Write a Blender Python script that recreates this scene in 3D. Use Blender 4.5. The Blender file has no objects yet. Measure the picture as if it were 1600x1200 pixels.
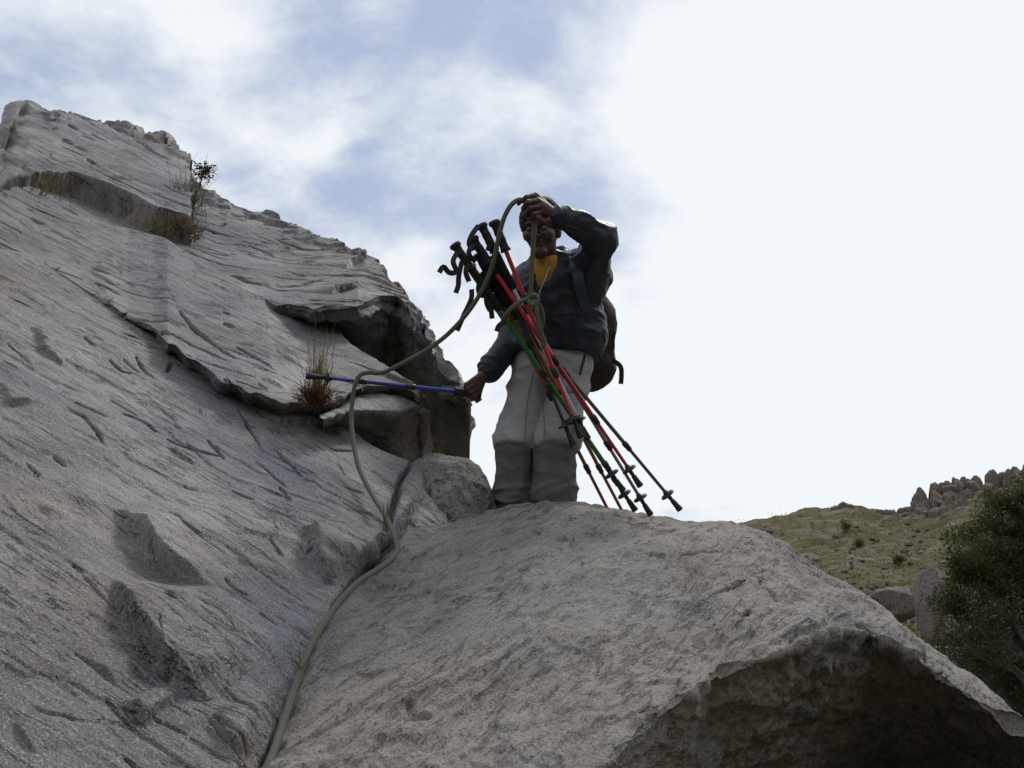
import bpy, math, random
import numpy as np
from mathutils import Vector, Matrix

sc = bpy.context.scene
COL = sc.collection
# ------------------------------------------------------------------ camera
F = 1443.0                      # focal length in pixels of the 1600 x 1200 photograph
PITCH = math.radians(22)
C0 = np.array((0.0, 0.0, 1.9))
RX = np.array((1.0, 0.0, 0.0))
FW = np.array((0.0, math.cos(PITCH), math.sin(PITCH)))
UP = np.array((0.0, -math.sin(PITCH), math.cos(PITCH)))
cam_d = bpy.data.cameras.new('camera')
cam = bpy.data.objects.new('camera', cam_d); COL.objects.link(cam)
cam.location = C0
cam.rotation_euler = (math.radians(90) + PITCH, 0, 0)
cam_d.sensor_width = 36; cam_d.lens = 36 * F / 1600
cam_d.clip_start = 0.05; cam_d.clip_end = 6000
sc.camera = cam
# ------------------------------------------------------------------ sky and sun
SUN_EL, SUN_AZ = math.radians(58), math.radians(38)     # azimuth from +Y towards +X
SUN = Vector((math.cos(SUN_EL) * math.sin(SUN_AZ), math.cos(SUN_EL) * math.cos(SUN_AZ), math.sin(SUN_EL)))
world = bpy.data.worlds.new('World'); sc.world = world; world.use_nodes = True
def build_sky():
    nt = world.node_tree; nt.nodes.clear(); N = nt.nodes.new; L = nt.links.new
    out = N('ShaderNodeOutputWorld'); bg = N('ShaderNodeBackground'); L(bg.outputs[0], out.inputs[0])
    sky = N('ShaderNodeTexSky'); sky.sky_type = 'NISHITA'; sky.sun_disc = False
    sky.sun_elevation = SUN_EL; sky.sun_rotation = SUN_AZ; sky.altitude = 1500; sky.dust_density = 2.0
    bg.inputs['Strength'].default_value = 0.1
    tc = N('ShaderNodeTexCoord')
    def math_(op, a, b=None, c=None):
        n = N('ShaderNodeMath'); n.operation = op
        for i, v in enumerate((a, b, c)):
            if v is None: continue
            if isinstance(v, (int, float)): n.inputs[i].default_value = v
            else: L(v, n.inputs[i])
        return n.outputs[0]
    def vm(op, a, b=None):
        n = N('ShaderNodeVectorMath'); n.operation = op
        for i, v in enumerate((a, b)):
            if v is None: continue
            if isinstance(v, (tuple, Vector)): n.inputs[i].default_value = v
            else: L(v, n.inputs[i])
        return n
    d = tc.outputs['Generated']
    sx = N('ShaderNodeSeparateXYZ'); L(d, sx.inputs[0])
    # flat cloud deck: direction divided by its height
    den = math_('ADD', math_('MAXIMUM', sx.outputs['Z'], 0.0), 0.22)
    cx = math_('DIVIDE', sx.outputs['X'], den); cy = math_('DIVIDE', sx.outputs['Y'], den)
    cmb = N('ShaderNodeCombineXYZ'); L(cx, cmb.inputs[0]); L(cy, cmb.inputs[1])
    off = vm('ADD', cmb.outputs[0], (SKY_OFF[0], SKY_OFF[1], SKY_OFF[2])).outputs[0]
    def noise(vec, scale, detail, rough, dist):
        n = N('ShaderNodeTexNoise'); n.inputs['Scale'].default_value = scale; n.inputs['Detail'].default_value = detail
        n.inputs['Roughness'].default_value = rough; n.inputs['Distortion'].default_value = dist
        L(vec, n.inputs['Vector']); return n.outputs[0]
    n1 = noise(off, SKY_S, 10, 0.60, 0.25)
    n2 = noise(off, SKY_S * 0.42, 3, 0.5, 0.0)
    n3 = noise(off, SKY_S * 4.0, 8, 0.68, 0.4)
    # the deck is thicker and brighter on the side of the hidden sun and closes up towards the horizon
    def sm(v, a, b, c):
        m = N('ShaderNodeMapRange'); m.interpolation_type = 'SMOOTHSTEP'; L(v, m.inputs['Value'])
        m.inputs['From Min'].default_value = a; m.inputs['From Max'].default_value = b; m.inputs['To Min'].default_value = 0.0; m.inputs['To Max'].default_value = c; return m.outputs[0]
    sd = vm('DOT_PRODUCT', d, Vector((0.56, 0.70, 0.50)).normalized()).outputs['Value']
    glow = sm(sd, 0.87, 1.0, 0.62); low = sm(sx.outputs['Z'], 0.60, 0.34, 0.28)
    cov = math_('ADD', math_('ADD', math_('MULTIPLY', n1, 0.92), math_('MULTIPLY', n2, 0.35)), math_('MULTIPLY', n3, 0.22))
    # rounded cumulus heads
    nv = N('ShaderNodeTexNoise'); nv.inputs['Scale'].default_value = SKY_S * 2.2; nv.inputs['Detail'].default_value = 4; L(off, nv.inputs['Vector'])
    wob = vm('MULTIPLY', vm('SUBTRACT', nv.outputs['Color'], (0.5, 0.5, 0.5)).outputs[0], (0.30, 0.30, 0.0)).outputs[0]
    vo = N('ShaderNodeTexVoronoi'); vo.feature = 'SMOOTH_F1'; vo.inputs['Scale'].default_value = SKY_S * 1.5; vo.inputs['Smoothness'].default_value = 0.6; vo.inputs['Detail'].default_value = 0.0; vo.inputs['Roughness'].default_value = 0.6
    L(vm('ADD', off, wob).outputs[0], vo.inputs['Vector'])
    cov = math_('ADD', cov, math_('MULTIPLY', math_('SUBTRACT', 0.42, vo.outputs['Distance']), PUFF))
    cov = math_('ADD', cov, math_('ADD', glow, low))
    m2 = N('ShaderNodeMapRange'); m2.interpolation_type = 'SMOOTHSTEP'; L(cov, m2.inputs['Value'])
    m2.inputs['From Min'].default_value = 0.57; m2.inputs['From Max'].default_value = 0.93
    # clear air, veiled by thin high cloud
    veil = N('ShaderNodeMix'); veil.data_type = 'RGBA'; veil.inputs[0].default_value = 0.75
    L(sky.outputs[0], veil.inputs[6]); veil.inputs[7].default_value = (4.0, 4.6, 6.1, 1)
    cl = N('ShaderNodeMix'); cl.data_type = 'RGBA'; L(m2.outputs[0], cl.inputs[0])
    L(veil.outputs[2], cl.inputs[6]); cl.inputs[7].default_value = (7.25, 7.6, 7.85, 1)
    L(cl.outputs[2], bg.inputs['Color'])
SKY_OFF = (24.3839, 22.4108, 0.0); SKY_S = 2.9; PUFF = 0.34
build_sky()
world.cycles.sampling_method = 'MANUAL'; world.cycles.sample_map_resolution = 512
sun_d = bpy.data.lights.new('sun', 'SUN'); sun_d.energy = 1.5; sun_d.angle = math.radians(14); sun_d.color = (1.0, 0.96, 0.9)
sun = bpy.data.objects.new('sun', sun_d); COL.objects.link(sun)
sun.rotation_euler = SUN.to_track_quat('Z', 'Y').to_euler(); sun.location = (20, 20, 40)
sc.view_settings.view_transform = 'Standard'; sc.view_settings.look = 'None'
sc.view_settings.exposure = 0.3; sc.view_settings.gamma = 1.0; sc.view_settings.use_curve_mapping = False

# ------------------------------------------------------------------ helpers
rng = np.random.default_rng(7)
random.seed(7)
def P(x, y, d):
    """point seen at photo pixel x, y at depth d along the lens axis"""
    return C0 + d * (FW + (x - 800) / F * RX + (600 - y) / F * UP)
def PA(a):
    a = np.asarray(a, float)
    return C0 + a[..., 2:3] * (FW + (a[..., 0:1] - 800) / F * RX + (600 - a[..., 1:2]) / F * UP)
_perm = rng.permutation(256).astype(np.int32); _perm = np.concatenate([_perm, _perm, _perm])
_g = rng.normal(size=(256, 3)); _g /= np.linalg.norm(_g, axis=1)[:, None]; _g = _g.astype(np.float32)
def perlin(p):
    p = np.asarray(p, float); fl = np.floor(p); f = (p - fl).astype(np.float32); i = fl.astype(np.int32) & 255
    w = f * f * f * (f * (f * 6 - 15) + 10)
    r = 0; gx, gy, gz = (np.ascontiguousarray(_g[:, k]) for k in range(3))
    for dx in (0, 1):
        wx = w[:, 0] if dx else 1 - w[:, 0]; hx = _perm[i[:, 0] + dx]
        for dy in (0, 1):
            wy = w[:, 1] if dy else 1 - w[:, 1]
            wxy = wx * wy; hy = _perm[hx + i[:, 1] + dy]
            for dz in (0, 1):
                wz = w[:, 2] if dz else 1 - w[:, 2]
                h = _perm[hy + i[:, 2] + dz]
                r = r + wxy * wz * (gx[h] * (f[:, 0] - dx) + gy[h] * (f[:, 1] - dy) + gz[h] * (f[:, 2] - dz))
    return r
def fbm(p, octaves=4, lac=2.1, gain=0.5):
    s = 0; a = 1.0; p = np.asarray(p, float)
    for o in range(octaves):
        s = s + a * perlin(p + 17.3 * o); p = p * lac; a *= gain
    return s
def ridged(p, octaves=4, lac=2.1, gain=0.5):
    s = 0; a = 1.0; p = np.asarray(p, float)
    for o in range(octaves):
        s = s + a * (1 - 2 * np.abs(perlin(p + 9.1 * o))); p = p * lac; a *= gain
    return s
def sstep(a, b, x):
    t = np.clip((x - a) / (b - a), 0, 1); return t * t * (3 - 2 * t)
def lin_matrix(n_ctrl, n_out, pos=None, smooth=0.0):
    """linear interpolation of control rows, rounded by a small blur"""
    if pos is None: pos = np.linspace(0, n_ctrl - 1, n_out)
    W = np.zeros((len(pos), n_ctrl))
    i = np.clip(np.floor(pos).astype(int), 0, n_ctrl - 2); f = pos - i
    W[np.arange(len(pos)), i] += 1 - f; W[np.arange(len(pos)), i + 1] += f
    if smooth > 0:
        k = np.arange(-int(3 * smooth) - 1, int(3 * smooth) + 2)
        g = np.exp(-0.5 * (k / smooth) ** 2); g /= g.sum()
        m = len(pos); out = np.zeros_like(W)
        for kk, gg in zip(k, g):
            j = np.arange(m) + kk
            lo = W[np.clip(j, 0, m - 1)].copy()
            # extrapolate beyond the ends so that the border stays where it is
            b = j < 0; lo[b] = 2 * W[0] - W[np.clip(-j[b], 0, m - 1)]
            b = j > m - 1; lo[b] = 2 * W[m - 1] - W[np.clip(2 * (m - 1) - j[b], 0, m - 1)]
            out += gg * lo
        W = out
    return W
def grid_normals(G):
    du = np.gradient(G, axis=0); dv = np.gradient(G, axis=1)
    n = np.cross(du, dv); n /= np.linalg.norm(n, axis=2, keepdims=True) + 1e-12
    return n
def grid_faces(a, b, wrap=False):
    i, j = np.meshgrid(np.arange(a - 1), np.arange(b if wrap else b - 1), indexing='ij')
    j2 = (j + 1) % b
    q = np.stack([i * b + j, i * b + j2, (i + 1) * b + j2, (i + 1) * b + j], -1).reshape(-1, 4)
    return q
def make_mesh(name, V, Fs, mat=None, smooth=True):
    me = bpy.data.meshes.new(name)
    V = np.asarray(V, np.float32); 
    if isinstance(Fs, np.ndarray):
        n, k = Fs.shape
        me.vertices.add(len(V)); me.vertices.foreach_set('co', V.ravel())
        me.loops.add(n * k); me.loops.foreach_set('vertex_index', Fs.astype(np.int32).ravel())
        me.polygons.add(n); me.polygons.foreach_set('loop_start', np.arange(0, n * k, k, dtype=np.int32))
        me.update(calc_edges=True); me.validate()
    else:
        me.from_pydata(V.tolist(), [], [list(map(int, f)) for f in Fs]); me.update()
    if smooth: me.polygons.foreach_set('use_smooth', np.ones(len(me.polygons), bool))
    if mat: me.materials.append(mat)
    return me
def link(name, me, parent=None, label=None, cat=None, group=None, kind=None, frame=None):
    o = bpy.data.objects.new(name, me); COL.objects.link(o)
    if parent: o.parent = parent
    if label: o['label'] = label
    if cat: o['category'] = cat
    if group: o['group'] = group
    if kind: o['kind'] = kind
    return o
def obj(name, V, Fs, mat, parent=None, smooth=True, **kw):
    return link(name, make_mesh(name, V, Fs, mat, smooth), parent, **kw)
def thing(name, loc, label, cat, group=None):
    o = link(name, None, None, label, cat, group); o.location = Vector(loc); o.empty_display_size = 0.1
    return o
def plocal(parent, V):
    """world points into an Empty's unrotated frame"""
    return np.asarray(V, float) - np.array(parent.location)
def catmull(pts, n):
    p = np.asarray(pts, float); p = np.vstack([2 * p[0] - p[1], p, 2 * p[-1] - p[-2]])
    m = len(p) - 3; t = np.linspace(0, m - 1e-9, n); i = t.astype(int); f = (t - i)[:, None]
    a, b, c, d = p[i], p[i + 1], p[i + 2], p[i + 3]
    return 0.5 * (2 * b + (c - a) * f + (2 * a - 5 * b + 4 * c - d) * f ** 2 + (3 * b - a - 3 * c + d) * f ** 3)
def frames(p):
    t = np.gradient(p, axis=0); t /= np.linalg.norm(t, axis=1)[:, None] + 1e-12
    n = np.zeros_like(t); r = np.array((0.3, -0.9, 0.2))
    for k in range(len(p)):
        v = r - t[k] * (r @ t[k])
        if np.linalg.norm(v) < 1e-4: v = np.cross(t[k], (1, 0, 0.1))
        n[k] = v / np.linalg.norm(v); r = n[k]
    return t, n, np.cross(t, n)
def tube(path, rad, k=10, caps=True, squash=1.0):
    p = np.asarray(path, float); t, n, b = frames(p)
    rad = np.broadcast_to(np.asarray(rad, float), (len(p),))
    a = np.linspace(0, 2 * np.pi, k, endpoint=False)
    V = p[:, None] + rad[:, None, None] * (np.cos(a)[None, :, None] * n[:, None] + squash * np.sin(a)[None, :, None] * b[:, None])
    Fs = [list(f) for f in grid_faces(len(p), k, True)]
    if caps:
        Fs.append(list(range(k))[::-1]); Fs.append([(len(p) - 1) * k + j for j in range(k)])
    return V.reshape(-1, 3), Fs
def merge(parts):
    V = []; Fs = []; o = 0
    for v, f in parts:
        V.append(np.asarray(v)); Fs += [[int(i) + o for i in q] for q in f]; o += len(v)
    return np.vstack(V), Fs
# ------------------------------------------------------------------ materials
def new_mat(name):
    m = bpy.data.materials.new(name); m.use_nodes = True; nt = m.node_tree
    return m, nt, nt.nodes['Principled BSDF']
class NT:
    def __init__(s, nt): s.nt = nt
    def n(s, t, **kw):
        x = s.nt.nodes.new(t)
        for k, v in kw.items(): setattr(x, k, v)
        return x
    def l(s, a, b): s.nt.links.new(a, b)
    def coord(s, scale=(1, 1, 1), rot=(0, 0, 0), kind='Object'):
        t = s.n('ShaderNodeTexCoord'); m = s.n('ShaderNodeMapping'); m.inputs['Scale'].default_value = scale
        m.inputs['Rotation'].default_value = rot; s.l(t.outputs[kind], m.inputs[0]); return m.outputs[0]
    def noise(s, vec, scale, detail=4, rough=0.55, dist=0.0):
        x = s.n('ShaderNodeTexNoise'); x.inputs['Scale'].default_value = scale; x.inputs['Detail'].default_value = detail
        x.inputs['Roughness'].default_value = rough; x.inputs['Distortion'].default_value = dist
        s.l(vec, x.inputs['Vector']); return x.outputs[0]
    def ramp(s, fac, stops, interp='LINEAR'):
        r = s.n('ShaderNodeValToRGB'); r.color_ramp.interpolation = interp; e = r.color_ramp.elements
        while len(e) < len(stops): e.new(0.5)
        for k, (p, c) in enumerate(stops):
            e[k].position = p; e[k].color = (c, c, c, 1) if isinstance(c, (int, float)) else (*c, 1)
        s.l(fac, r.inputs[0]); return r.outputs[0]
    def mix(s, fac, a, b, mode='MIX'):
        x = s.n('ShaderNodeMix', data_type='RGBA', blend_type=mode)
        for i, v in ((0, fac), (6, a), (7, b)):
            if isinstance(v, (int, float)): x.inputs[i].default_value = v if i == 0 else (v, v, v, 1)
            elif isinstance(v, tuple): x.inputs[i].default_value = (*v, 1)
            else: s.l(v, x.inputs[i])
        return x.outputs[2]
    def math(s, op, a, b=0.0):
        x = s.n('ShaderNodeMath', operation=op)
        for i, v in enumerate((a, b)):
            if isinstance(v, (int, float)): x.inputs[i].default_value = v
            else: s.l(v, x.inputs[i])
        return x.outputs[0]
    def bump(s, h, strength, dist, prev=None):
        b = s.n('ShaderNodeBump'); b.inputs['Strength'].default_value = strength; b.inputs['Distance'].default_value = dist
        s.l(h, b.inputs['Height'])
        if prev is not None: s.l(prev, b.inputs['Normal'])
        return b.outputs[0]
def plain(name, col, rough=0.6, var=0.25, scale=40, bump=0.0, metal=0.0, spec=0.5, bdist=0.002, sheen=0.0):
    m, nt, b = new_mat(name); t = NT(nt)
    v = t.coord(); nz = t.noise(v, scale, 5, 0.6)
    c = t.ramp(nz, [(0.3, tuple(x * (1 - var) for x in col)), (0.7, tuple(min(1, x * (1 + var)) for x in col))])
    t.l(c, b.inputs['Base Color']); b.inputs['Roughness'].default_value = rough; b.inputs['Metallic'].default_value = metal
    b.inputs['Specular IOR Level'].default_value = spec
    if sheen: b.inputs['Sheen Weight'].default_value = sheen
    if bump: t.l(t.bump(nz, bump, bdist), b.inputs['Normal'])
    return m
# ------------------------------------------------------------------ rock material
def rock_mat(name, streak_rot, cool, warm, grain=1.0, stain=0.5, polish=0.35, pits=0.85, dark=(0.060, 0.050, 0.044), rel=1.0, pth=0.565, pit_s=(7.0, 32.0, 18.0), brown=0.0, veins=0.0):
    """granite gneiss: mineral grain, drawn-out foliation, smooth blue-grey slicks and brown weathering"""
    m, nt, b = new_mat(name); t = NT(nt)
    iso = t.coord()
    fol = t.coord((2.2, 11.0, 6.0), streak_rot)
    big = t.noise(iso, 1.2, 6, 0.62, 0.5)
    mid = t.noise(fol, 1.5, 7, 0.66, 0.5)
    fin = t.noise(fol, 7.0, 5, 0.68, 0.3)
    gr = t.noise(iso, 85 * grain, 3, 0.75)
    gr2 = t.noise(iso, 130 * grain, 2, 0.7)
    spk = t.noise(iso, 32 * grain, 5, 0.75)
    base = t.mix(t.ramp(big, [(0.40, 0.0), (0.58, 1.0)]), cool, warm)
    wz = t.noise(iso, 0.42, 6, 0.66, 0.9); base = t.mix(t.math('MULTIPLY', t.ramp(wz, [(0.44, 0.0), (0.62, 1.0)]), brown), base, (0.165, 0.135, 0.113))
    base = t.mix(t.math('MULTIPLY', t.ramp(mid, [(0.50, 0.0), (0.66, 1.0)]), stain), base, dark)
    lt = t.noise(fol, 2.6, 6, 0.66, 0.7)
    base = t.mix(t.math('MULTIPLY', t.ramp(lt, [(0.54, 0.0), (0.70, 1.0)]), 0.55), base, (0.40, 0.385, 0.365))
    base = t.mix(t.math('MULTIPLY', t.ramp(fin, [(0.54, 0.0), (0.68, 1.0)]), min(1.0, stain * 1.2)), base, dark)
    pitv = t.coord(pit_s, streak_rot); pit = t.noise(pitv, 1.0, 4, 0.6, 0.8)
    pm = t.math('MULTIPLY', t.ramp(pit, [(pth, 0.0), (pth + 0.035, 1.0)]), t.ramp(t.noise(iso, 2.3, 3, 0.6), [(0.36, 0.0), (0.54, 1.0)]))
    base = t.mix(t.math('MULTIPLY', pm, pits), base, (0.030, 0.024, 0.021))
    vv = t.noise(t.coord((1.1, 5.5, 4.0), streak_rot), 1.3, 5, 0.6, 0.6); va = t.math('ABSOLUTE', t.math('SUBTRACT', vv, 0.5))
    vn = t.math('MULTIPLY', t.ramp(va, [(0.0, 1.0), (0.006, 1.0), (0.016, 0.0)]), t.ramp(t.noise(iso, 3.1, 4, 0.65), [(0.52, 0.0), (0.60, 1.0)]))
    v2 = t.math('ABSOLUTE', t.math('SUBTRACT', t.noise(t.coord((3.2, 15.0, 9.0), streak_rot), 1.3, 5, 0.62, 0.7), 0.5))
    vn = t.math('MAXIMUM', vn, t.math('MULTIPLY', t.ramp(v2, [(0.0, 1.0), (0.010, 1.0), (0.024, 0.0)]), t.ramp(t.noise(iso, 2.6, 4, 0.65), [(0.54, 0.0), (0.62, 1.0)])))
    base = t.mix(t.math('MULTIPLY', vn, veins), base, (0.022, 0.018, 0.016))
    base = t.mix(t.ramp(gr, [(0.34, 0.80), (0.46, 0.0)]), base, (0.045, 0.040, 0.038))
    base = t.mix(t.ramp(gr2, [(0.54, 0.0), (0.66, 0.65)]), base, (0.46, 0.43, 0.40))
    base = t.mix(t.ramp(spk, [(0.58, 0.0), (0.72, 0.45)]), base, (0.27, 0.185, 0.125))
    t.l(base, b.inputs['Base Color'])
    sl = t.ramp(t.noise(iso, 1.7, 4, 0.55, 0.6), [(0.42, 0.80), (0.60, 1.0 - polish)])
    t.l(sl, b.inputs['Roughness']); b.inputs['Specular IOR Level'].default_value = 0.35
    n1 = t.bump(mid, 0.6, 0.035 * rel)
    n2 = t.bump(t.math('SUBTRACT', fin, t.math('MULTIPLY', t.math('MAXIMUM', pm, vn), 1.4)), 0.8, 0.014 * rel, n1)
    n3 = t.bump(spk, 0.8, 0.012 * rel, n2)
    n4 = t.bump(gr, 0.8, 0.005, n3)
    t.l(n4, b.inputs['Normal'])
    return m
# ------------------------------------------------------------------ the big slab: three sheets on one inclined plane
PLb, PLc, PLa = -0.0001786, 0.000439, 0.0482
PN_len = math.sqrt((PLb * F) ** 2 + (PLc * F) ** 2 + (PLa + 800 * PLb + 600 * PLc) ** 2)
def pl_d(x, y, h=0.0):
    return (1 - h * PN_len) / np.maximum(PLa + PLb * np.asarray(x, float) + PLc * np.asarray(y, float), 0.02)
def pl(x, y, h=0.0, extra=0.0): return (x, y, float(pl_d(x, y, h)) + extra)
NRM = -(PLb * F * RX - PLc * F * UP + (PLa + 800 * PLb + 600 * PLc) * FW) / PN_len     # outward normal of the slab
FOL = P(*pl(480, 640)) - P(*pl(240, 515)); FOL -= NRM * (FOL @ NRM); FOL /= np.linalg.norm(FOL)
CRS = np.cross(NRM, FOL)                                                               # up the slab
ORG = P(*pl(300, 700))
SLAB_M = Matrix(((FOL[0], CRS[0], NRM[0], ORG[0]), (FOL[1], CRS[1], NRM[1], ORG[1]), (FOL[2], CRS[2], NRM[2], ORG[2]), (0, 0, 0, 1)))
SLAB_R = np.stack([FOL, CRS, NRM])                                                     # world -> slab axes
def to_slab(V): return (np.asarray(V) - ORG) @ SLAB_R.T
def uv_px(poly, h=0.0): return to_slab(np.array([P(*pl(x, y, h)) for x, y in poly]))[:, :2]
def seg_dist(q, poly):
    """distance to a polyline, side (positive on its left), and the run along it (blended, so that it has no jumps)"""
    segs = []; L = 0.0
    for a, b in zip(poly[:-1], poly[1:]): segs.append((a, b, L)); L += np.linalg.norm(b - a)
    D, R, S, PP = [], [], [], []
    for a, b, l0 in segs:
        ab = b - a; n = np.linalg.norm(ab); t = np.clip(((q - a) @ ab) / (n * n), 0, 1)
        D.append(np.linalg.norm(q - a - t[:, None] * ab, axis=1)); cr = ab[0] * (q[:, 1] - a[1]) - ab[1] * (q[:, 0] - a[0])
        R.append((l0 + t * n) / L); S.append(np.sign(cr)); PP.append(np.abs(cr) / n)
    D, R, S, PP = map(np.array, (D, R, S, PP)); best = D.min(0)
    k = np.argmax(np.where(D < best + 1e-7, PP, -1), 0)                       # at a corner the flatter segment decides the side
    w = np.exp(-(D - best) / (0.05 * L + 1e-9)); run = (w * R).sum(0) / w.sum(0)
    return best, np.take_along_axis(S, k[None], 0)[0], run
_bins = {}; _edge = {}
def edge_noise(q):
    if id(q) not in _edge:
        z = np.zeros(len(q)); _edge[id(q)] = (0.05 * fbm(np.c_[q * 5, z], 4) + 0.012 * fbm(np.c_[q * 33, z], 3), q)
    return _edge[id(q)][0]
def near_mask(q, poly, pad, cell=0.15):
    """indices of the points in the padded box of a polyline, through a grid of cells made once for each point set"""
    lo = poly.min(0) - pad; hi = poly.max(0) + pad
    if (hi[0] - lo[0]) < 3:
        if id(q) not in _bins:
            c = np.floor(q / cell).astype(np.int64) + 5000; key = c[:, 0] * 20000 + c[:, 1]; o = np.argsort(key, kind='stable')
            _bins[id(q)] = (key[o], o, q)
        key, o, _ = _bins[id(q)]
        a = np.floor(lo / cell).astype(int) + 5000; b = np.floor(hi / cell).astype(int) + 5000; out = []
        for ix in range(a[0], b[0] + 1):
            s, e = np.searchsorted(key, [ix * 20000 + a[1], ix * 20000 + b[1] + 1])
            if e > s: out.append(o[s:e])
        return np.concatenate(out) if out else np.zeros(0, int)
    return np.where((q[:, 0] > lo[0]) & (q[:, 0] < hi[0]) & (q[:, 1] > lo[1]) & (q[:, 1] < hi[1]))[0]
def add_crack(H, q, poly, w, dep):
    w0 = w; ids = near_mask(q, poly, 4 * w0)
    if not len(ids): return
    d, s, r = seg_dist(q[ids] + np.clip(0.25 * edge_noise(q)[ids], -w0, w0)[:, None], poly)
    ww = w0 * (0.35 + 0.9 * np.sqrt(np.clip(4 * r * (1 - r), 0, 1)))
    H[ids] -= dep * np.exp(-(d / ww) ** 2) * np.clip(6 * np.minimum(r, 1 - r) + 0.25, 0, 1)
def add_ledge(H, q, poly, h, fall, edge, side=1, taper=3.0, under=0.0, rough=1.0):
    """rock on one side of a line stands proud of the other and sinks back to the plane over `fall`"""
    ids = near_mask(q, poly, 3.2 * fall)
    if not len(ids): return
    nz = rough * edge_noise(q)[ids]
    d, s, r = seg_dist(q[ids], poly); sd = d * s * side + nz
    tp = np.clip(taper * (np.minimum(r, 1 - r) - 0.06), 0, 1); tp = tp * tp * (3 - 2 * tp)
    up = sstep(-edge, edge, sd) * np.clip(1 - np.maximum(sd, 0) / (3 * fall), 0, 1) ** 2
    dn = under * np.clip(1 - np.maximum(-sd, 0) / (0.8 * fall), 0, 1) ** 2 * (1 - sstep(-edge, edge, sd))
    H[ids] += tp * (h * up - dn)
def patch(ctrl, nu, nv, su=0.0, sv=0.0, posu=None, posv=None):
    """dense grid through a small grid of control points (rows x columns of photo x, y, depth)"""
    K = PA(np.array(ctrl, float))
    Wu = lin_matrix(K.shape[0], nu, posu, su); Wv = lin_matrix(K.shape[1], nv, posv, sv)
    return np.stack([Wu @ K[..., k] @ Wv.T for k in range(3)], -1)
def random_streaks(H, q, n, ok, ang, seed, lr=(0.05, 0.30), wr=(0.0018, 0.0045), dr=(0.020, 0.045)):
    r = np.random.default_rng(seed)
    # every streak starts on a vertex, so that they spread as the mesh does: many near, fewer far
    for k in range(n):
        c = q[ok[r.integers(len(ok))]]; far = max(1.0, np.linalg.norm(ORG + c[0] * FOL + c[1] * CRS - C0) / 2.6)
        l = r.uniform(*lr) * far ** 0.6; a = ang + r.normal(0, 0.16); m = r.integers(3, 5)
        t = np.linspace(-0.5, 0.5, m) * l
        p = c + np.c_[t * math.cos(a), t * math.sin(a)] + r.normal(0, 0.02 * l, (m, 2))
        if r.random() < 0.88: add_crack(H, q, p, r.uniform(*wr) * far ** 0.5, r.uniform(*dr))
        else: add_ledge(H, q, p, r.uniform(*dr) * 0.4, 0.10 * far ** 0.5, 0.003, 1, 3.0, 0.002, 0.25)
def rock_relief(G, N, amp=1.0, seed=0.0):
    """broad swell, drawn-out foliation steps and roughness for a slab sheet, along the normal"""
    V = G.reshape(-1, 3); q = to_slab(V)
    A = np.c_[q[:, 0] * 0.55, q[:, 1] * 1.5, q[:, 2] * 1.2] + seed
    h = 0.035 * fbm(A, 3)
    B = np.c_[q[:, 0] * 2.0, q[:, 1] * 7.0, q[:, 2] * 5.0] + seed
    h += 0.003 * fbm(B + 0.4 * fbm(A * 3, 2)[:, None], 4)
    # terraces: thin flakes broken off along the foliation, few and sharp
    tz = fbm(np.c_[q[:, 0] * 0.75, q[:, 1] * 2.6, q[:, 2] * 2.0] + 5 + seed, 5) * 2.6
    fr = tz - np.floor(tz); h += 0.008 * (np.floor(tz) + sstep(0.95, 1.0, fr)) - 0.006 * tz
    t2 = fbm(np.c_[q[:, 0] * 3.2, q[:, 1] * 11.0, q[:, 2] * 9.0] + 1.5 + seed, 4) * 2.0; h += 0.002 * (np.floor(t2) + sstep(0.92, 1.0, t2 - np.floor(t2)))
    h += 0.002 * fbm(np.c_[q[:, 0] * 14, q[:, 1] * 34, q[:, 2] * 25], 3) + 0.0012 * fbm(q * np.array((40, 90, 60)), 2)
    return h * amp
FOL_ANG = 0.0
slab_mat = rock_mat('gneiss_slab', (0, 0, 0), (0.148, 0.152, 0.184), (0.258, 0.240, 0.222), 1.4, 0.40, 0.58, 0.95, rel=0.30, pth=0.595, pit_s=(4.5, 52.0, 25.0), brown=0.55, veins=0.92)
def slab_obj(name, G, mat, parent=None, **kw):
    a, b = G.shape[:2]
    o = obj(name, to_slab(G.reshape(-1, 3)), grid_faces(a, b), mat, parent, **kw)
    return o
def cap_drop(x): return float(np.interp(x, [-40, 40, 60, 270, 292, 310], [0, 6, 17, 20, 14, 0]))      # the cap sheet adds its own thickness above this line
def yint(tab, x): return float(np.interp(x, [t[0] for t in tab], [t[1] for t in tab]))
SKYL = [(-700, 620), (-300, 420), (-120, 330), (0, 247), (22, 190), (42, 163), (56, 160), (66, 172), (76, 184), (92, 165), (122, 165), (160, 184), (215, 192), (250, 204), (263, 222), (298, 238), (304, 258), (322, 284), (345, 299), (390, 316),
        (428, 329), (442, 339), (530, 369), (575, 390), (596, 402), (612, 430), (632, 448), (652, 476), (668, 512), (690, 566), (716, 590), (735, 612)]
ALIP = [(-700, 1000), (0, 420), (60, 330), (253, 383), (345, 436), (440, 481), (505, 484), (560, 477), (590, 465), (622, 466), (640, 482), (652, 512), (668, 545), (690, 592), (716, 620), (735, 660)]
def a_h(x): return float(np.interp(x, [-700, 240, 345, 440, 505, 560, 735], [0.0, 0.0, 0.05, 0.14, 0.24, 0.32, 0.38]))
xs = sorted(set([-700, -450, -300, -120] + [x for x, _ in SKYL if x >= 0] + [x for x, _ in ALIP if x > 60] + [30, 190, 470, 520]))
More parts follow.
